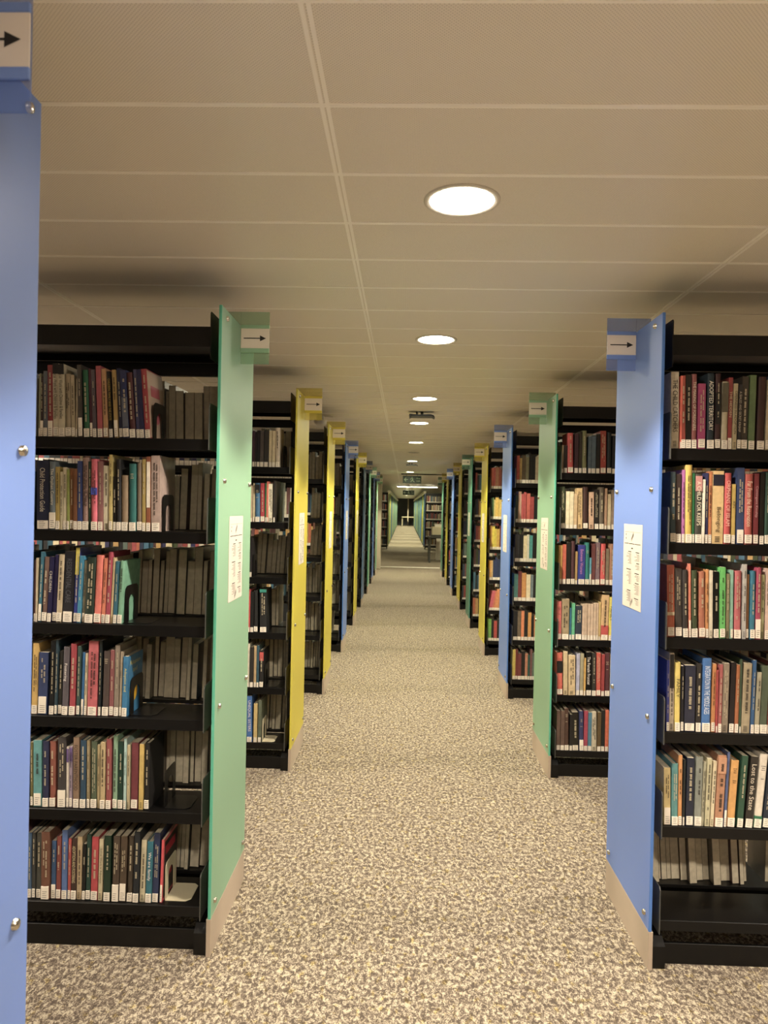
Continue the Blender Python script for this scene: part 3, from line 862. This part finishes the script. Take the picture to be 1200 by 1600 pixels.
# ------------------------------------------------------------------ the distant second run
def far_bookcase(d):
    t = empty('bookcase'); X = lambda v: d * v
    b = MB(); b.box((0, 0, 0.12), (X(0.012), PW, 2.0)); b.build('end_panel', [GL['green'], GE['green']], t)
    b = MB()
    b.box((X(0.02), 0.0, 0), (X(0.05), PW, 2.02)); b.box((X(1.0), 0.0, 0), (X(1.03), PW, 2.02)); b.box((X(0.05), 0.2, 0.05), (X(1.0), 0.24, 2.02))
    b.box((X(0.05), 0, 1.94), (X(1.0), PW, 2.02))
    b.build('carcass', M['black'], t)
    for z in SHELF_Z.values():
        b = MB(); b.box((X(0.05), 0.0, z - 0.03), (X(1.0), PW, z)); b.build('shelf', M['bracket'], t)
    return t
FC = ['blue', 'green', 'yellow', 'aqua', 'blue', 'green', 'aqua', 'dusty blue', 'green', 'aqua', 'pale yellow', 'green', 'aqua', 'blue', 'green', 'aqua', 'pale yellow', 'aqua', 'green']
FL = ['pale yellow', 'green', 'yellow', 'aqua', 'dusty blue', 'aqua', 'pale yellow', 'aqua', 'green', 'aqua', 'aqua', 'pale yellow', 'aqua', 'green', 'aqua', 'pale yellow', 'aqua', 'green', 'aqua']
for d, xx, y0, cols, side in ((-1, -0.58, 25.8, FL, 'left'), (1, 0.72, 26.1, FC, 'right')):
    proto = far_bookcase(d)
    for i, c in enumerate(cols):
        o = proto if i == 0 else copy_tree(proto)
        o.location = (xx, y0 + PITCH * i, 0); recolour(o, c)
        tag(o, f'distant {c}-ended bookcase, {ORD[i]} of the far run on the {side} of the aisle', 'bookcase', f'distant bookcases on the {side}')
    b = MB(); x0, x1 = sorted((xx - d * 0.05, xx + d * 0.05)); b.box((x0, y0 + 0.3, 2.0), (x1, y0 + PITCH * 19, 2.1)); 
    tag(b.build('trim_5' if d < 0 else 'trim_6', M['cream']), kind='structure')

# table, terminal and the far reading table
t = tag(empty('table', (0.72, 19.7, 0)), 'dark high table at the right where the first run of bookcases ends', 'table')
b = MB(); b.box((-0.06, 0, 0.665), (0.9, 0.75, 0.705), bev=0.004); b.build('tabletop', M['bracket'], t)
for (x, y) in ((-0.02, 0.03), (-0.02, 0.66), (0.84, 0.03), (0.84, 0.66)):
    b = MB(); b.box((x - 0.025, y, 0), (x + 0.025, y + 0.05, 0.665)); b.build('leg', M['bracket'], t)
t = tag(empty('printer', (0.88, 19.95, 0.705)), 'beige box-shaped machine with white paper on top, on the dark table', 'printer')
b = MB(); b.box((-0.12, 0, 0), (0.5, 0.45, 0.27), bev=0.01); b.build('body', M['cream'], t)
b = MB(); b.box((-0.14, -0.02, 0.0), (0.2, 0.0, 0.05)); b.build('tray', M['bracket'], t)
b = MB(); b.box((-0.05, 0.05, 0.27), (0.4, 0.4, 0.34), bev=0.004); b.build('paper_feed', M['white_paint'], t)
t = tag(empty('waste_bin', (0.98, 20.9, 0)), 'slim white bin standing behind the legs of the dark table', 'bin')
b = MB(); b.prism([(-0.05, -0.1), (0.09, -0.1), (0.09, 0.1), (-0.05, 0.1)], 2, 0, 0.62); b.build('body', M['white_paint'], t)
b = MB(); b.box((-0.055, -0.105, 0.62), (0.095, 0.105, 0.65), bev=0.004); b.build('lid', M['white_paint'], t)
t = tag(empty('table', (0.1, 58.6, 0)), 'distant wooden reading table in front of the dark end wall', 'table')
b = MB(); b.box((-0.32, 0, 0.70), (0.75, 0.9, 0.76)); b.build('tabletop', M['cream'], t)
for x in (-0.28, 0.7):
    b = MB(); b.box((x - 0.04, 0.03, 0), (x + 0.04, 0.1, 0.7)); b.build('leg', M['cream'], t)
b = MB(); b.lathe((0.28, 59.9, 0), [(0.05, 0), (0.05, CEIL)], seg=12); tag(b.build('pole', M['wall']), 'thin pale pole rising behind the distant reading table', 'pole')

# ------------------------------------------------------------------ books
PX = 1130.0
def book_meshes(w, h, dp, ang, hard, spine_gap=0.0):
    """cover: two boards and a spine, rounded when hard; pages inset between them"""
    b = MB(); tb = 0.0022 if hard else 0.0008
    tb = min(tb, w * 0.25)
    b.box((0, 0.002, 0), (tb, dp, h)); b.box((w - tb, 0.002, 0), (w, dp, h))
    bul = min(0.0035, w * 0.16) if hard else 0.0004
    n = 6; arc = []
    for i in range(n + 1):
        s = i / n; arc.append((w * s, 0.002 - bul * 4 * s * (1 - s)))
    poly = arc + [(w, 0.0035), (0, 0.0035)]
    b.prism(poly, 2, 0, h, smooth=hard)
    return b, tb, bul
def rad(a): return math.radians(a)
TITLE_SEED = random.Random(5)
BOOKS_COUNT = 0
def make_book(x, y, z, w, h, dp, ang, col, lab_h, name, title, tcol, band, label, group, flip=False, rnd=None, cover_extra=None, jac=None):
    """one book standing on a shelf; spine towards -y unless flip"""
    rnd = rnd or TITLE_SEED
    hard = w > 0.014 and lab_h > 0 and rnd.random() < 0.62
    b, tb, bul = book_meshes(w, h, dp, ang, hard)
    o = b.build('book', M['cloth'] if hard else M['gloss'])
    o.color = (*srgb(col), 1)
    a = rad(ang)
    lift = (w * math.sin(abs(a)) if (ang > 0) != flip else 0.0) if abs(ang) > 0.05 else 0.0
    o.location = (x, y, z + lift + 0.0006); o.rotation_euler = (0, a, 0)
    if flip:
        o.rotation_euler = (0, -a, math.pi); o.location = (x + w, y, z + abs(w * math.sin(a)) + 0.0006)
    ins = 0.003 if hard else 0.0003
    p = MB(); p.box((tb + 0.0002, 0.0036, ins), (w - tb - 0.0002, dp - ins, h - ins)); p.build('page_block', M['pages'], o)
    if flip:
        tag(o, label, 'book', group); return o
    yf = -bul + 0.0016
    if band:
        q = MB()
        if name.endswith('teal top'): z0, z1 = h * 0.93, h * 0.999
        elif 'blue and yellow' in name: z0, z1 = h * 0.64, h * 0.999
        elif 'pink' == name: z0, z1 = h * 0.50, h * 0.60
        elif name == 'buff': z0, z1 = h * 0.80, h * 0.95
        elif name == 'white': z0, z1 = (0.001, h * 0.16) if band == '1c6c48' else (h * 0.86, h * 0.998)
        elif name == 'orange-red': z0, z1 = h * 0.52, h * 0.80
        elif name in ('buff and red', 'red and white'): z0, z1 = 0.02, h * 0.33
        elif name.startswith('cream') : z0, z1 = h * 0.55, h * 0.98
        elif name in ('maroon and black',): z0, z1 = h * 0.33, h * 0.75
        elif 'brown' == name: z0, z1 = h * 0.32, h * 0.93
        elif name == 'black and red': z0, z1 = h * 0.72, h * 0.95
        elif name == 'rust': z0, z1 = h * 0.30, h * 0.345
        elif name == 'navy': z0, z1 = h * 0.16, h * 0.6
        else: z0, z1 = h * 0.75, h * 0.97
        mg = 0.0012 if z1 - z0 > 0.1 else 0.0004
        q.box((mg, yf - 0.0010, z0), (w - mg, 0.0015, z1)); q = q.build('spine_band', M['band'], o); q.color = (*srgb(band), 1)
    if lab_h > 0:
        q = MB(); mg = 0.0008 if w < 0.022 else w * 0.07
        y0 = yf - 0.0018
        zb = 0.0015 if rnd.random() < 0.6 else 0.004
        q.box((mg, y0, zb), (w - mg, 0.0012, zb + lab_h), 0)
        rows = 4 if lab_h > 0.02 else 3; top = zb + min(lab_h, 0.03)
        for r in range(rows):
            zz = top - (r + 0.8) * (top - zb) / (rows + 0.7)
            xx = mg + (w - 2 * mg) * 0.2; ln = (w - 2 * mg) * rnd.uniform(0.4, 0.68); hh = 0.0017
            k = 0.0
            while k < ln:
                g = min(ln - k, rnd.uniform(0.0012, 0.0022))
                q.face([(xx + k, y0 - 0.0002, zz), (xx + k + g, y0 - 0.0002, zz), (xx + k + g, y0 - 0.0002, zz + hh), (xx + k, y0 - 0.0002, zz + hh)], 1)
                k += g + 0.0007
        q.build('call_number_label', [M['paper'], M['ink']], o)
    elif w > 0.009:
        # paper spine printed white to the foot: only small black shelf-mark lines
        q = MB()
        for r in range(4):
            zz = 0.022 - r * 0.005
            q.face([(w * 0.22, yf - 0.001, zz), (w * 0.68, yf - 0.001, zz), (w * 0.68, yf - 0.001, zz + 0.0018), (w * 0.22, yf - 0.001, zz + 0.0018)], 0)
        q.build('call_number', M['ink'], o)
    # lettering on the spine
    lum = sum(srgb(col)) / 3
    tc_ = tcol or ('2a221c' if lum > 0.22 else 'b8ac90')
    key = 'print_' + tc_
    if key not in M: M[key] = mat(key, tc_, 0.5)
    zt = h - 0.018; zl = max(lab_h, 0.02) + 0.018
    if title:
        cap = min(w * 0.62, 0.017)
        L = (zt - zl) * (0.88 if len(title) > 9 else 0.45)
        me = fit_text(title, L, cap, M[key])
        if me:
            q = link('spine_title', me, o)
            ww = max(v.co.x for v in me.vertices)
            zs = zt - max(0.0, (zt - zl - ww)) * 0.35 - (0.02 if title == 'Belonging' else 0)
            if title == 'Belonging': zs = zl + ww
            q.rotation_euler = (math.pi / 2, math.pi / 2, 0); q.location = (w / 2, yf - 0.0022, zs)
    elif w > 0.0085 and rnd.random() < 0.9:
        # small worn print that cannot be read, a run of short strokes down the spine
        q = MB(); lines = 2 if w > 0.019 and rnd.random() < 0.6 else 1
        horiz = hard and w > 0.02 and rnd.random() < 0.5
        ink = []
        if horiz:
            zz = h * rnd.uniform(0.78, 0.88)
            for r in range(rnd.choice((3, 4, 5))):
                ln = w * rnd.uniform(0.3, 0.62); k = -ln / 2
                while k < ln / 2:
                    g = rnd.uniform(0.0012, 0.003); ink.append((w / 2 + k, zz, w / 2 + min(k + g, ln / 2), zz + 0.0026)); k += g + 0.0008
                zz -= 0.0065 if r != 2 else h * 0.12
        else:
            for li in range(lines):
                cx = w * (0.5 if lines == 1 else (0.36, 0.66)[li]); hw = w * (0.15 if lines == 1 else 0.085) * rnd.uniform(0.8, 1.2)
                zz = zt - rnd.uniform(0, 0.03); end = zl + rnd.uniform(0, 0.06)
                while zz > end:
                    for _ in range(rnd.randint(3, 8)):
                        g = rnd.uniform(0.0016, 0.0034)
                        if zz - g < end: break
                        jx = hw * rnd.uniform(0.6, 1.0)
                        ink.append((cx - jx, zz - g, cx + hw, zz)); zz -= g + 0.0011
                    zz -= rnd.uniform(0.003, 0.006)
                    if rnd.random() < 0.10: zz -= 0.02
        for (a0, b0, a1, b1) in ink:
            q.face([(a0, yf - 0.0014, b0), (a1, yf - 0.0014, b0), (a1, yf - 0.0014, b1), (a0, yf - 0.0014, b1)])
        if ink: q.build('spine_title', M[key], o)
    if cover_extra: cover_extra(o, w, h, dp)
    tag(o, label, 'book', group)
    return o

SHELF_NAME = {1: 'top shelf', 2: 'second shelf', 3: 'third shelf', 4: 'fourth shelf', 5: 'fifth shelf', 6: 'bottom shelf'}
UNIT_NAME = {'L0': 'left green-ended bookcase', 'R0': 'nearest right blue-ended bookcase', 'R1': 'right green-ended bookcase', 'L1': 'nearest left yellow-ended bookcase'}
YF = {'L0': 2.385, 'R0': 2.40, 'R1': 4.06, 'L1': 4.04}
def size_word(w, h):
    a = 'thin ' if w < 0.012 else ('thick ' if w > 0.028 else '')
    return a + ('tall ' if h > 0.24 else ('short ' if h < 0.205 else ''))
def adoption_cover(o, w, h, dp):
    m = mat('cover_print_cream', 'd0c070', 0.5); q = link('cover_title', fit_text('Adoption', dp * 0.7, 0.02, m), o)
    q.rotation_euler = (math.pi / 2, 0, math.pi / 2); q.location = (w + 0.0004, dp * 0.12, h * 0.86)
    q = link('cover_title', fit_text('and', dp * 0.28, 0.016, m), o); q.rotation_euler = (math.pi / 2, 0, math.pi / 2); q.location = (w + 0.0004, dp * 0.34, h * 0.74)
    b = MB(); b.lathe((w + 0.0002, dp * 0.42, h * 0.36), [(0.034, 0), (0.034, 0.0004)], axis=0, seg=28); b.build('cover_picture', mat('cover_yellow', 'd8a830', 0.5), o)
def red_cover(o, w, h, dp):
    b = MB(); b.box((w, 0.01, 0.01), (w + 0.0006, dp - 0.004, h - 0.012)); b.build('cover_jacket', mat('cover_dark', '2a2420', 0.5), o)
    b = MB(); b.box((w + 0.0006, 0.02, h * 0.72), (w + 0.001, dp - 0.03, h * 0.86)); b.box((w + 0.0006, 0.05, h * 0.3), (w + 0.001, 0.09, h * 0.55)); b.build('cover_print', mat('cover_red', 'a02434', 0.5), o)
def pink_cover(o, w, h, dp):
    b = MB(); b.box((w, 0.004, 0.004), (w + 0.0006, dp - 0.004, h - 0.004)); b.build('cover_jacket', mat('cover_pale', 'b8a08c', 0.5), o)
    b = MB(); b.lathe((w + 0.0006, dp * 0.5, h * 0.36), [(0.03, 0), (0.03, 0.0004)], axis=0, seg=24); b.box((w + 0.0006, dp * 0.2, h * 0.62), (w + 0.001, dp * 0.75, h * 0.78)); b.build('cover_picture', mat('cover_pink', 'b06068', 0.5), o)
EXTRA = {('L0', 4, 'last'): adoption_cover, ('L0', 6, 'last'): red_cover, ('L0', 1, 'last'): pink_cover}

rnd = random.Random(11)
cands = []
for (u, s), lst in BOOKS.items():
    for i, e in enumerate(lst):
        cands.append((e[1] * e[2] / YF[u] ** 2, u, s, i))
# back-row books that show in the gaps of the left green-ended bookcase, and under the fifth shelf on the right
BACK = []
TONES = ['4a4034', '8c7c60', '5c4c3c', '3c4448', '6c6450', '2c3430', '50302c', '787058']
def back_row(unit, s, x0, x1, lean, seed, hlo=0.19, hhi=0.25):
    r = random.Random(seed); x = x0; out = []
    while x < x1 - 0.012:
        w = r.uniform(0.013, 0.034); h = r.uniform(hlo, hhi)
        if x + w > x1: break
        if r.random() < 0.08: x += 0.012
        out.append((unit, s, x, w, h, lean + r.uniform(-0.4, 0.4), r.choice(TONES), r.uniform(0.135, 0.175)))
        x += w + 0.0015 + h * 0.0
    return out
for s, xs, ln in ((1, -0.93, -1.0), (2, -0.89, 1.0), (3, -0.98, 1.6), (4, -1.0, 1.5), (5, -0.90, 0.5), (6, -0.83, 2.2)):
    BACK += back_row('L0', s, xs, -0.668, ln, 40 + s)
BACK += back_row('R0', 6, 0.885, 1.30, -4.0, 77, 0.19, 0.235)
N_IND = 322 - len(BACK)
cands.sort(reverse=True)
CHOSEN = {(u, s, i) for _, u, s, i in cands[:N_IND]}
LEFT_OVER = []
for (u, s), lst in BOOKS.items():
    for i, (xm, wm, hm, ang, col, lh, name, title, tcol, band) in enumerate(lst):
        w_ = max(0.006, wm / 1000 - 0.0012); h_ = hm / 1000; dp = min(0.195, max(0.13, h_ * rnd.uniform(0.62, 0.74)))
        nxt = lst[i + 1][0] if i + 1 < len(lst) else 99999
        yj = YF[u] + rnd.uniform(-0.002, 0.004)
        if (u, s, i) not in CHOSEN:
            LEFT_OVER.append((xm / 1000, yj, SHELF_Z[s], w_, h_, dp, col, lh / 1000)); continue
        lab = f"{size_word(w_, h_)}{name} book" + (f' titled {title}' if title and len(title.split()) <= 5 else '') + f', {ORD[i]} from left, {SHELF_NAME[s]} of {UNIT_NAME[u]}'
        if len(lab.replace('-', ' ').split()) > 16 and title: lab = lab.replace(f' titled {title}', '')
        if len(lab.split()) > 16: lab = f"{name} book" + f', {ORD[i]} from left, {SHELF_NAME[s]} of {UNIT_NAME[u]}'
        make_book(xm / 1000, yj, SHELF_Z[s], w_, h_, dp, ang, col, lh / 1000, name, title, tcol, band, lab,
                  f'books on the {SHELF_NAME[s]} of the {UNIT_NAME[u]}', rnd=rnd, cover_extra=EXTRA.get((u, s, 'last')) if i == len(lst) - 1 else None)
for k, (u, s, x, w_, h_, ang, col, dp) in enumerate(BACK):
    y0 = (LY if u == 'L0' else RY) + PW - 0.048
    row = [q for q in BACK if q[0] == u and q[1] == s]; i = row.index(BACK[k]); n = len(row) - i if u == 'L0' else i + 1
    lab = f'back-row book showing only page edges, {ORD[n - 1]} from end panel, {SHELF_NAME[s]}, {UNIT_NAME[u]}'
    make_book(x, y0, SHELF_Z[s], w_, h_, dp, ang, col, 0.0, 'back', '', '', '', lab, f'back-row books on the {SHELF_NAME[s]} of the {UNIT_NAME[u]}', flip=True, rnd=rnd)

# the rest of the library's books, far too many to single out
PAL = ['8c2c24', 'b8a888', '28344c', '3c4828', '1c1c1c', '6c4030', 'c8b88c', '184858', '8c8470', 'a03838', '343c44', 'b89048', '5c6c60', '50302c', 'd0c8b0', '2c2c54', '704848', '101418', 'b05830', '3c6c84']
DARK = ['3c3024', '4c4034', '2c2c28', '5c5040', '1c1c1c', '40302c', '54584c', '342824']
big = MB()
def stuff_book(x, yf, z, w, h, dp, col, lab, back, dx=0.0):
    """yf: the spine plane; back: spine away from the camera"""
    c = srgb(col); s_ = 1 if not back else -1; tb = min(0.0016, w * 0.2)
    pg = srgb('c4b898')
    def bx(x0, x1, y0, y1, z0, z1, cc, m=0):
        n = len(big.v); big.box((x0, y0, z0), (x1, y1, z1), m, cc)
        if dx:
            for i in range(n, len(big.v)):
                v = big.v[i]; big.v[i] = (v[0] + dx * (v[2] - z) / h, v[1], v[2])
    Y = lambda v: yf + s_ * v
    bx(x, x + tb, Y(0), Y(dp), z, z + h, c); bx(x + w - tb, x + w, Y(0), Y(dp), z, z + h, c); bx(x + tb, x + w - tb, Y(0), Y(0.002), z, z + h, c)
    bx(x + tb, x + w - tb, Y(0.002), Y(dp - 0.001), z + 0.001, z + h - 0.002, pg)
    if lab: bx(x + 0.001, x + w - 0.001, Y(-0.001), Y(0.001), z + 0.001, z + lab, srgb('e0d6c4'))
def fill(x0, x1, yf, z, seq, back, seed, hlo=0.195, hhi=0.25, dx=0.0, lab=True, wr=(0.013, 0.034), gap=0.0):
    r = random.Random(seed); x = x0; d = 1 if x1 > x0 else -1; i = 0
    while True:
        w = r.uniform(*wr)
        if (x + d * w - x1) * d > 0: break
        col = seq[i] if i < len(seq) else r.choice(PAL)
        h = r.uniform(hlo, hhi)
        stuff_book(x if d > 0 else x - w, yf + r.uniform(0, 0.006) * (1 if not back else -1), z + 0.0006, w, h, r.uniform(0.13, 0.17), col, 0.028 if lab else 0, back, dx)
        x += d * (w + 0.001); i += 1
        if gap and r.random() < gap: x += d * r.uniform(0.02, 0.08)
for e in LEFT_OVER: stuff_book(e[0], e[1], e[2] + 0.0006, e[3], e[4], e[5], e[6], e[7] or 0.022, False)
R2 = {1: 'b83820 a88840 50422c 706c50 141414 181818'.split(), 2: '28382c c09880 a03030 a02c2c b04030 902424'.split(), 3: '3c3c40 141414 d8c89c d0ccb8 3c9490 181410'.split(),
      4: '4c8880 702828 c08030 d8c8a0 6c7c80 202020 c8a850 702020'.split(), 5: '1c1c1c 6c5c48 d07030 1c1c18 c88828 181410 c87828 a02c20'.split(), 6: 'd0b840 7c2c24 6c2420 1c1814 b07050 1c5048'.split()}
R3 = {1: 'c04c2c a02c28 a06848 8c3c24 7c4030'.split(), 2: '2c3c28 48683c c8b060 d0a838 d0b04c 2c2c4c'.split(), 3: 'c88830 d8c020 d0b82c c89c2c 6c2830 70282c'.split(),
      4: 'd09428 c8a060 1c2c54 1c2c58 1c2c50 1c2c54'.split(), 5: 'b83c50 c05c3c c87838 b87030'.split(), 6: '68a040 1c1c1c a8281c 201c1c 3c3c3c 201c1c'.split()}
for k in range(0, 9):
    y0 = RY + PITCH * k
    for s, z in SHELF_Z.items():
        seq = {2: R2, 3: R3}.get(k, {}).get(s, [])
        seed = 1000 + k * 20 + s
        if k >= 2: fill(RX + 0.052, RX + 1.80, y0 + 0.045, z, seq, False, seed, dx=(0.035 if (k, s) == (3, 5) else 0.0), hhi=0.245)
        elif not (k == 0 and s == 6): fill({0: 1.335, 1: 1.20}[k], RX + 1.80, y0 + 0.045, z, [], False, seed)
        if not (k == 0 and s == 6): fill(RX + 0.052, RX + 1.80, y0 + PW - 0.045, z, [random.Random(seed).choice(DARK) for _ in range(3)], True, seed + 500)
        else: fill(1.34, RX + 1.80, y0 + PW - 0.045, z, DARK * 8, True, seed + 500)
for k in range(0, 9):
    y0 = LY + PITCH * k
    for s, z in SHELF_Z.items():
        seed = 3000 + k * 20 + s
        x_front = {0: -1.26, 1: -0.89}.get(k, LX - (0.22 + 0.03 * (seed % 5)))
        fill(x_front, LX - 1.80, y0 + 0.045, z, [], False, seed)
        xb = {1: -0.95, 2: -0.91, 3: -1.0, 4: -1.02, 5: -0.92, 6: -0.85}[s] if k == 0 else LX - 0.052
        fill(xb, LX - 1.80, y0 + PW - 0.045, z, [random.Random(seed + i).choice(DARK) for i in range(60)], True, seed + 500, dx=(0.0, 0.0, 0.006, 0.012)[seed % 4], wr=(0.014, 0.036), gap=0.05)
# books in the far run, showing only at its near end
for s, z in SHELF_Z.items():
    fill(0.72 + 0.055, 0.72 + 0.98, 26.1 + 0.02, z, [], False, 7000 + s); fill(-0.58 - 0.055, -0.58 - 0.98, 25.8 + 0.02, z, [], False, 7100 + s)
tag(big.build('books', M['stuff']), 'countless more books of all colours filling the farther bookcases', 'books', kind='stuff')

# ------------------------------------------------------------------ bookends
def bookend(x, y, z, m, label, hgt=0.125, dep=0.115, foot=0.10):
    """bent sheet: a rounded upright with an arched slot cut from it, and a foot lying on the shelf"""
    t = tag(empty('bookend', (x, y, z)), label, 'bookend', 'bookends on the left bookcases')
    b = MB(); r = 0.018; th = 0.0014
    outer = [(0, 0)] + [(0, hgt - r)] + [(r - r * math.cos(a), hgt - r + r * math.sin(a)) for a in (0.5, 1.0, 1.57)] + [(dep - r + r * math.sin(a), hgt - r + r * math.cos(a)) for a in (0.0, 0.5, 1.0, 1.57)] + [(dep, 0)]
    iw0, iw1, ih = dep * 0.27, dep * 0.73, hgt * 0.74; rr = (iw1 - iw0) / 2
    inner = [(iw0, 0)] + [((iw0 + iw1) / 2 - rr * math.cos(a), ih - rr + rr * math.sin(a)) for a in [i * math.pi / 8 for i in range(9)]] + [(iw1, 0)]
    # strip between the outer and the inner outline
    n = 24
    def resample(pl):
        L = [0]
        for p, q in zip(pl, pl[1:]): L.append(L[-1] + math.dist(p, q))
        out = []
        for i in range(n + 1):
            d_ = L[-1] * i / n; j = max(k for k in range(len(L)) if L[k] <= d_ + 1e-9); j = min(j, len(pl) - 2)
            f = (d_ - L[j]) / max(1e-9, L[j + 1] - L[j]); out.append((pl[j][0] + f * (pl[j + 1][0] - pl[j][0]), pl[j][1] + f * (pl[j + 1][1] - pl[j][1])))
        return out
    O, I = resample(outer), resample(inner)
    for i in range(n):
        q = [O[i], O[i + 1], I[i + 1], I[i]]
        for xx in (0, th): b.face([(xx, p[0], p[1]) for p in q])
        for A, B_ in ((O[i], O[i + 1]), (I[i], I[i + 1])): b.face([(0, *A), (0, *B_), (th, *B_), (th, *A)])
    b.build('upright', m, t)
    b = MB(); poly = [(0, 0), (foot - 0.015, 0.0), (foot, 0.015), (foot, dep - 0.015), (foot - 0.015, dep), (0, dep)]
    b.prism(poly, 2, 0.0004, 0.0018); b.build('foot', m, t)
M['bookend'] = mat('black_bookend', '121110', 0.3)
for s in range(1, 7):
    l = BOOKS[('L0', s)][-1]; xe = (l[0] + l[1]) / 1000 + (0.0022 + (0.002 if l[3] > 0 else 0.0))
    a = math.radians(l[3]); xe = max(xe, (l[0] + l[1]) / 1000 + 0.125 * math.tan(a) + 0.001) if l[3] > 0 else xe
    m = M['cream'] if s == 6 else M['bookend']
    if s == 5: xe += 0.045
    bookend(xe, 2.385 + 0.016, SHELF_Z[s] + 0.0004, m, f"{'cream' if s == 6 else 'black'} metal bookend ending the {SHELF_NAME[s]} books of the left green-ended bookcase", foot=0.085)
for s in (1, 3, 5, 6):
    l = BOOKS[('L1', s)][-1]; xe = (l[0] + l[1]) / 1000 + 0.003 + (0.014 if s == 1 else 0)
    m = M['cream'] if s == 6 else M['bookend']
    bookend(xe, 4.04 + 0.012, SHELF_Z[s] + 0.0004, m, f"{'cream' if s == 6 else 'black'} metal bookend ending the {SHELF_NAME[s]} books of the nearest yellow-ended bookcase", foot=0.045 if s == 1 else 0.07)

# ------------------------------------------------------------------ printed notices on the glass ends
def notice(d, x, y0, y1, label):
    t = tag(empty('notice', (x, (y0 + y1) / 2, 1.29)), label, 'notice', 'printed notices on the glass end panels')
    hw = (y1 - y0) / 2; b = MB(); b.box((0, -hw, -0.15), (-d * 0.0012, hw, 0.15)); b.build('sheet', M['notice'], t)
    fx = -d * 0.0016; q = MB(); r = random.Random(9)
    flip = -d  # reading direction along y
    def line(u0, u1, zz, hh):  # u measured from the reader's left, 0..1
        a, c = (-hw + 2 * hw * u0, -hw + 2 * hw * u1)
        a, c = (flip * -a, flip * -c)
        q.face([(fx, a, zz), (fx, c, zz), (fx, c, zz + hh), (fx, a, zz + hh)])
    line(0.06, 0.94, 0.122, 0.0006); line(0.06, 0.36, 0.079, 0.0026); line(0.38, 0.7, 0.079, 0.0026); line(0.72, 0.94, 0.079, 0.0026)
    line(0.46, 0.56, 0.062, 0.004)
    for col0, blocks in ((0.12, ((0.05, 6), (0.012, 4), (-0.024, 5), (-0.058, 8), (-0.112, 4))), (0.55, ((0.05, 9), (-0.014, 11), (-0.09, 8)))):
        for z0, n in blocks:
            line(col0, col0 + r.uniform(0.14, 0.26), z0, 0.003)
            for i in range(n):
                zz = z0 - 0.006 - i * 0.0044
                line(col0 - 0.04, col0 - 0.025, zz, 0.0012); line(col0, col0 + r.uniform(0.1, 0.28), zz, 0.0013)
    q.build('printed_text', M['ink'], t)
    # three slanting leaf-shaped marks at head and foot, a small mark at the corner
    q = MB()
    for (u, zc, k) in ((0.5, 0.105, 1.0), (0.5, -0.13, 1.0)):
        for j, (du, dz) in enumerate(((-0.045, 0.006), (0.0, 0.0), (0.045, -0.008))):
            c = -hw + 2 * hw * (u + du); c = flip * -c; zz = zc + dz
            q.face([(fx, c - 0.0035, zz + 0.002), (fx, c - 0.001, zz + 0.012), (fx, c + 0.003, zz + 0.003), (fx, c + 0.001, zz - 0.011)])
    for dz in (0.0, 0.014):
        c = flip * -(-hw + 2 * hw * 0.86)
        q.face([(fx, c - 0.004, 0.098 + dz), (fx, c, 0.104 + dz), (fx, c + 0.004, 0.098 + dz), (fx, c, 0.094 + dz)])
    q.build('emblem', M['ink'], t)
def notices(d, x, y0, cols, ks, side):
    for k in ks:
        c = cols[k + (1 if d < 0 else 0)]
        yy = y0 + PITCH * k
        notice(d, x - (0.006 if (d > 0 and k == 0) else 0) - d * 0.0004, yy + 0.148, yy + 0.354, f'white printed notice on the {c} glass end of the {ORD[k]} bookcase on the {side}')
notices(-1, LX, LY, LCOL, (0, 1, 2, 3, 4), 'left')
notices(1, RX, RY, RCOL, (0, 1, 2, 3, 4), 'right')
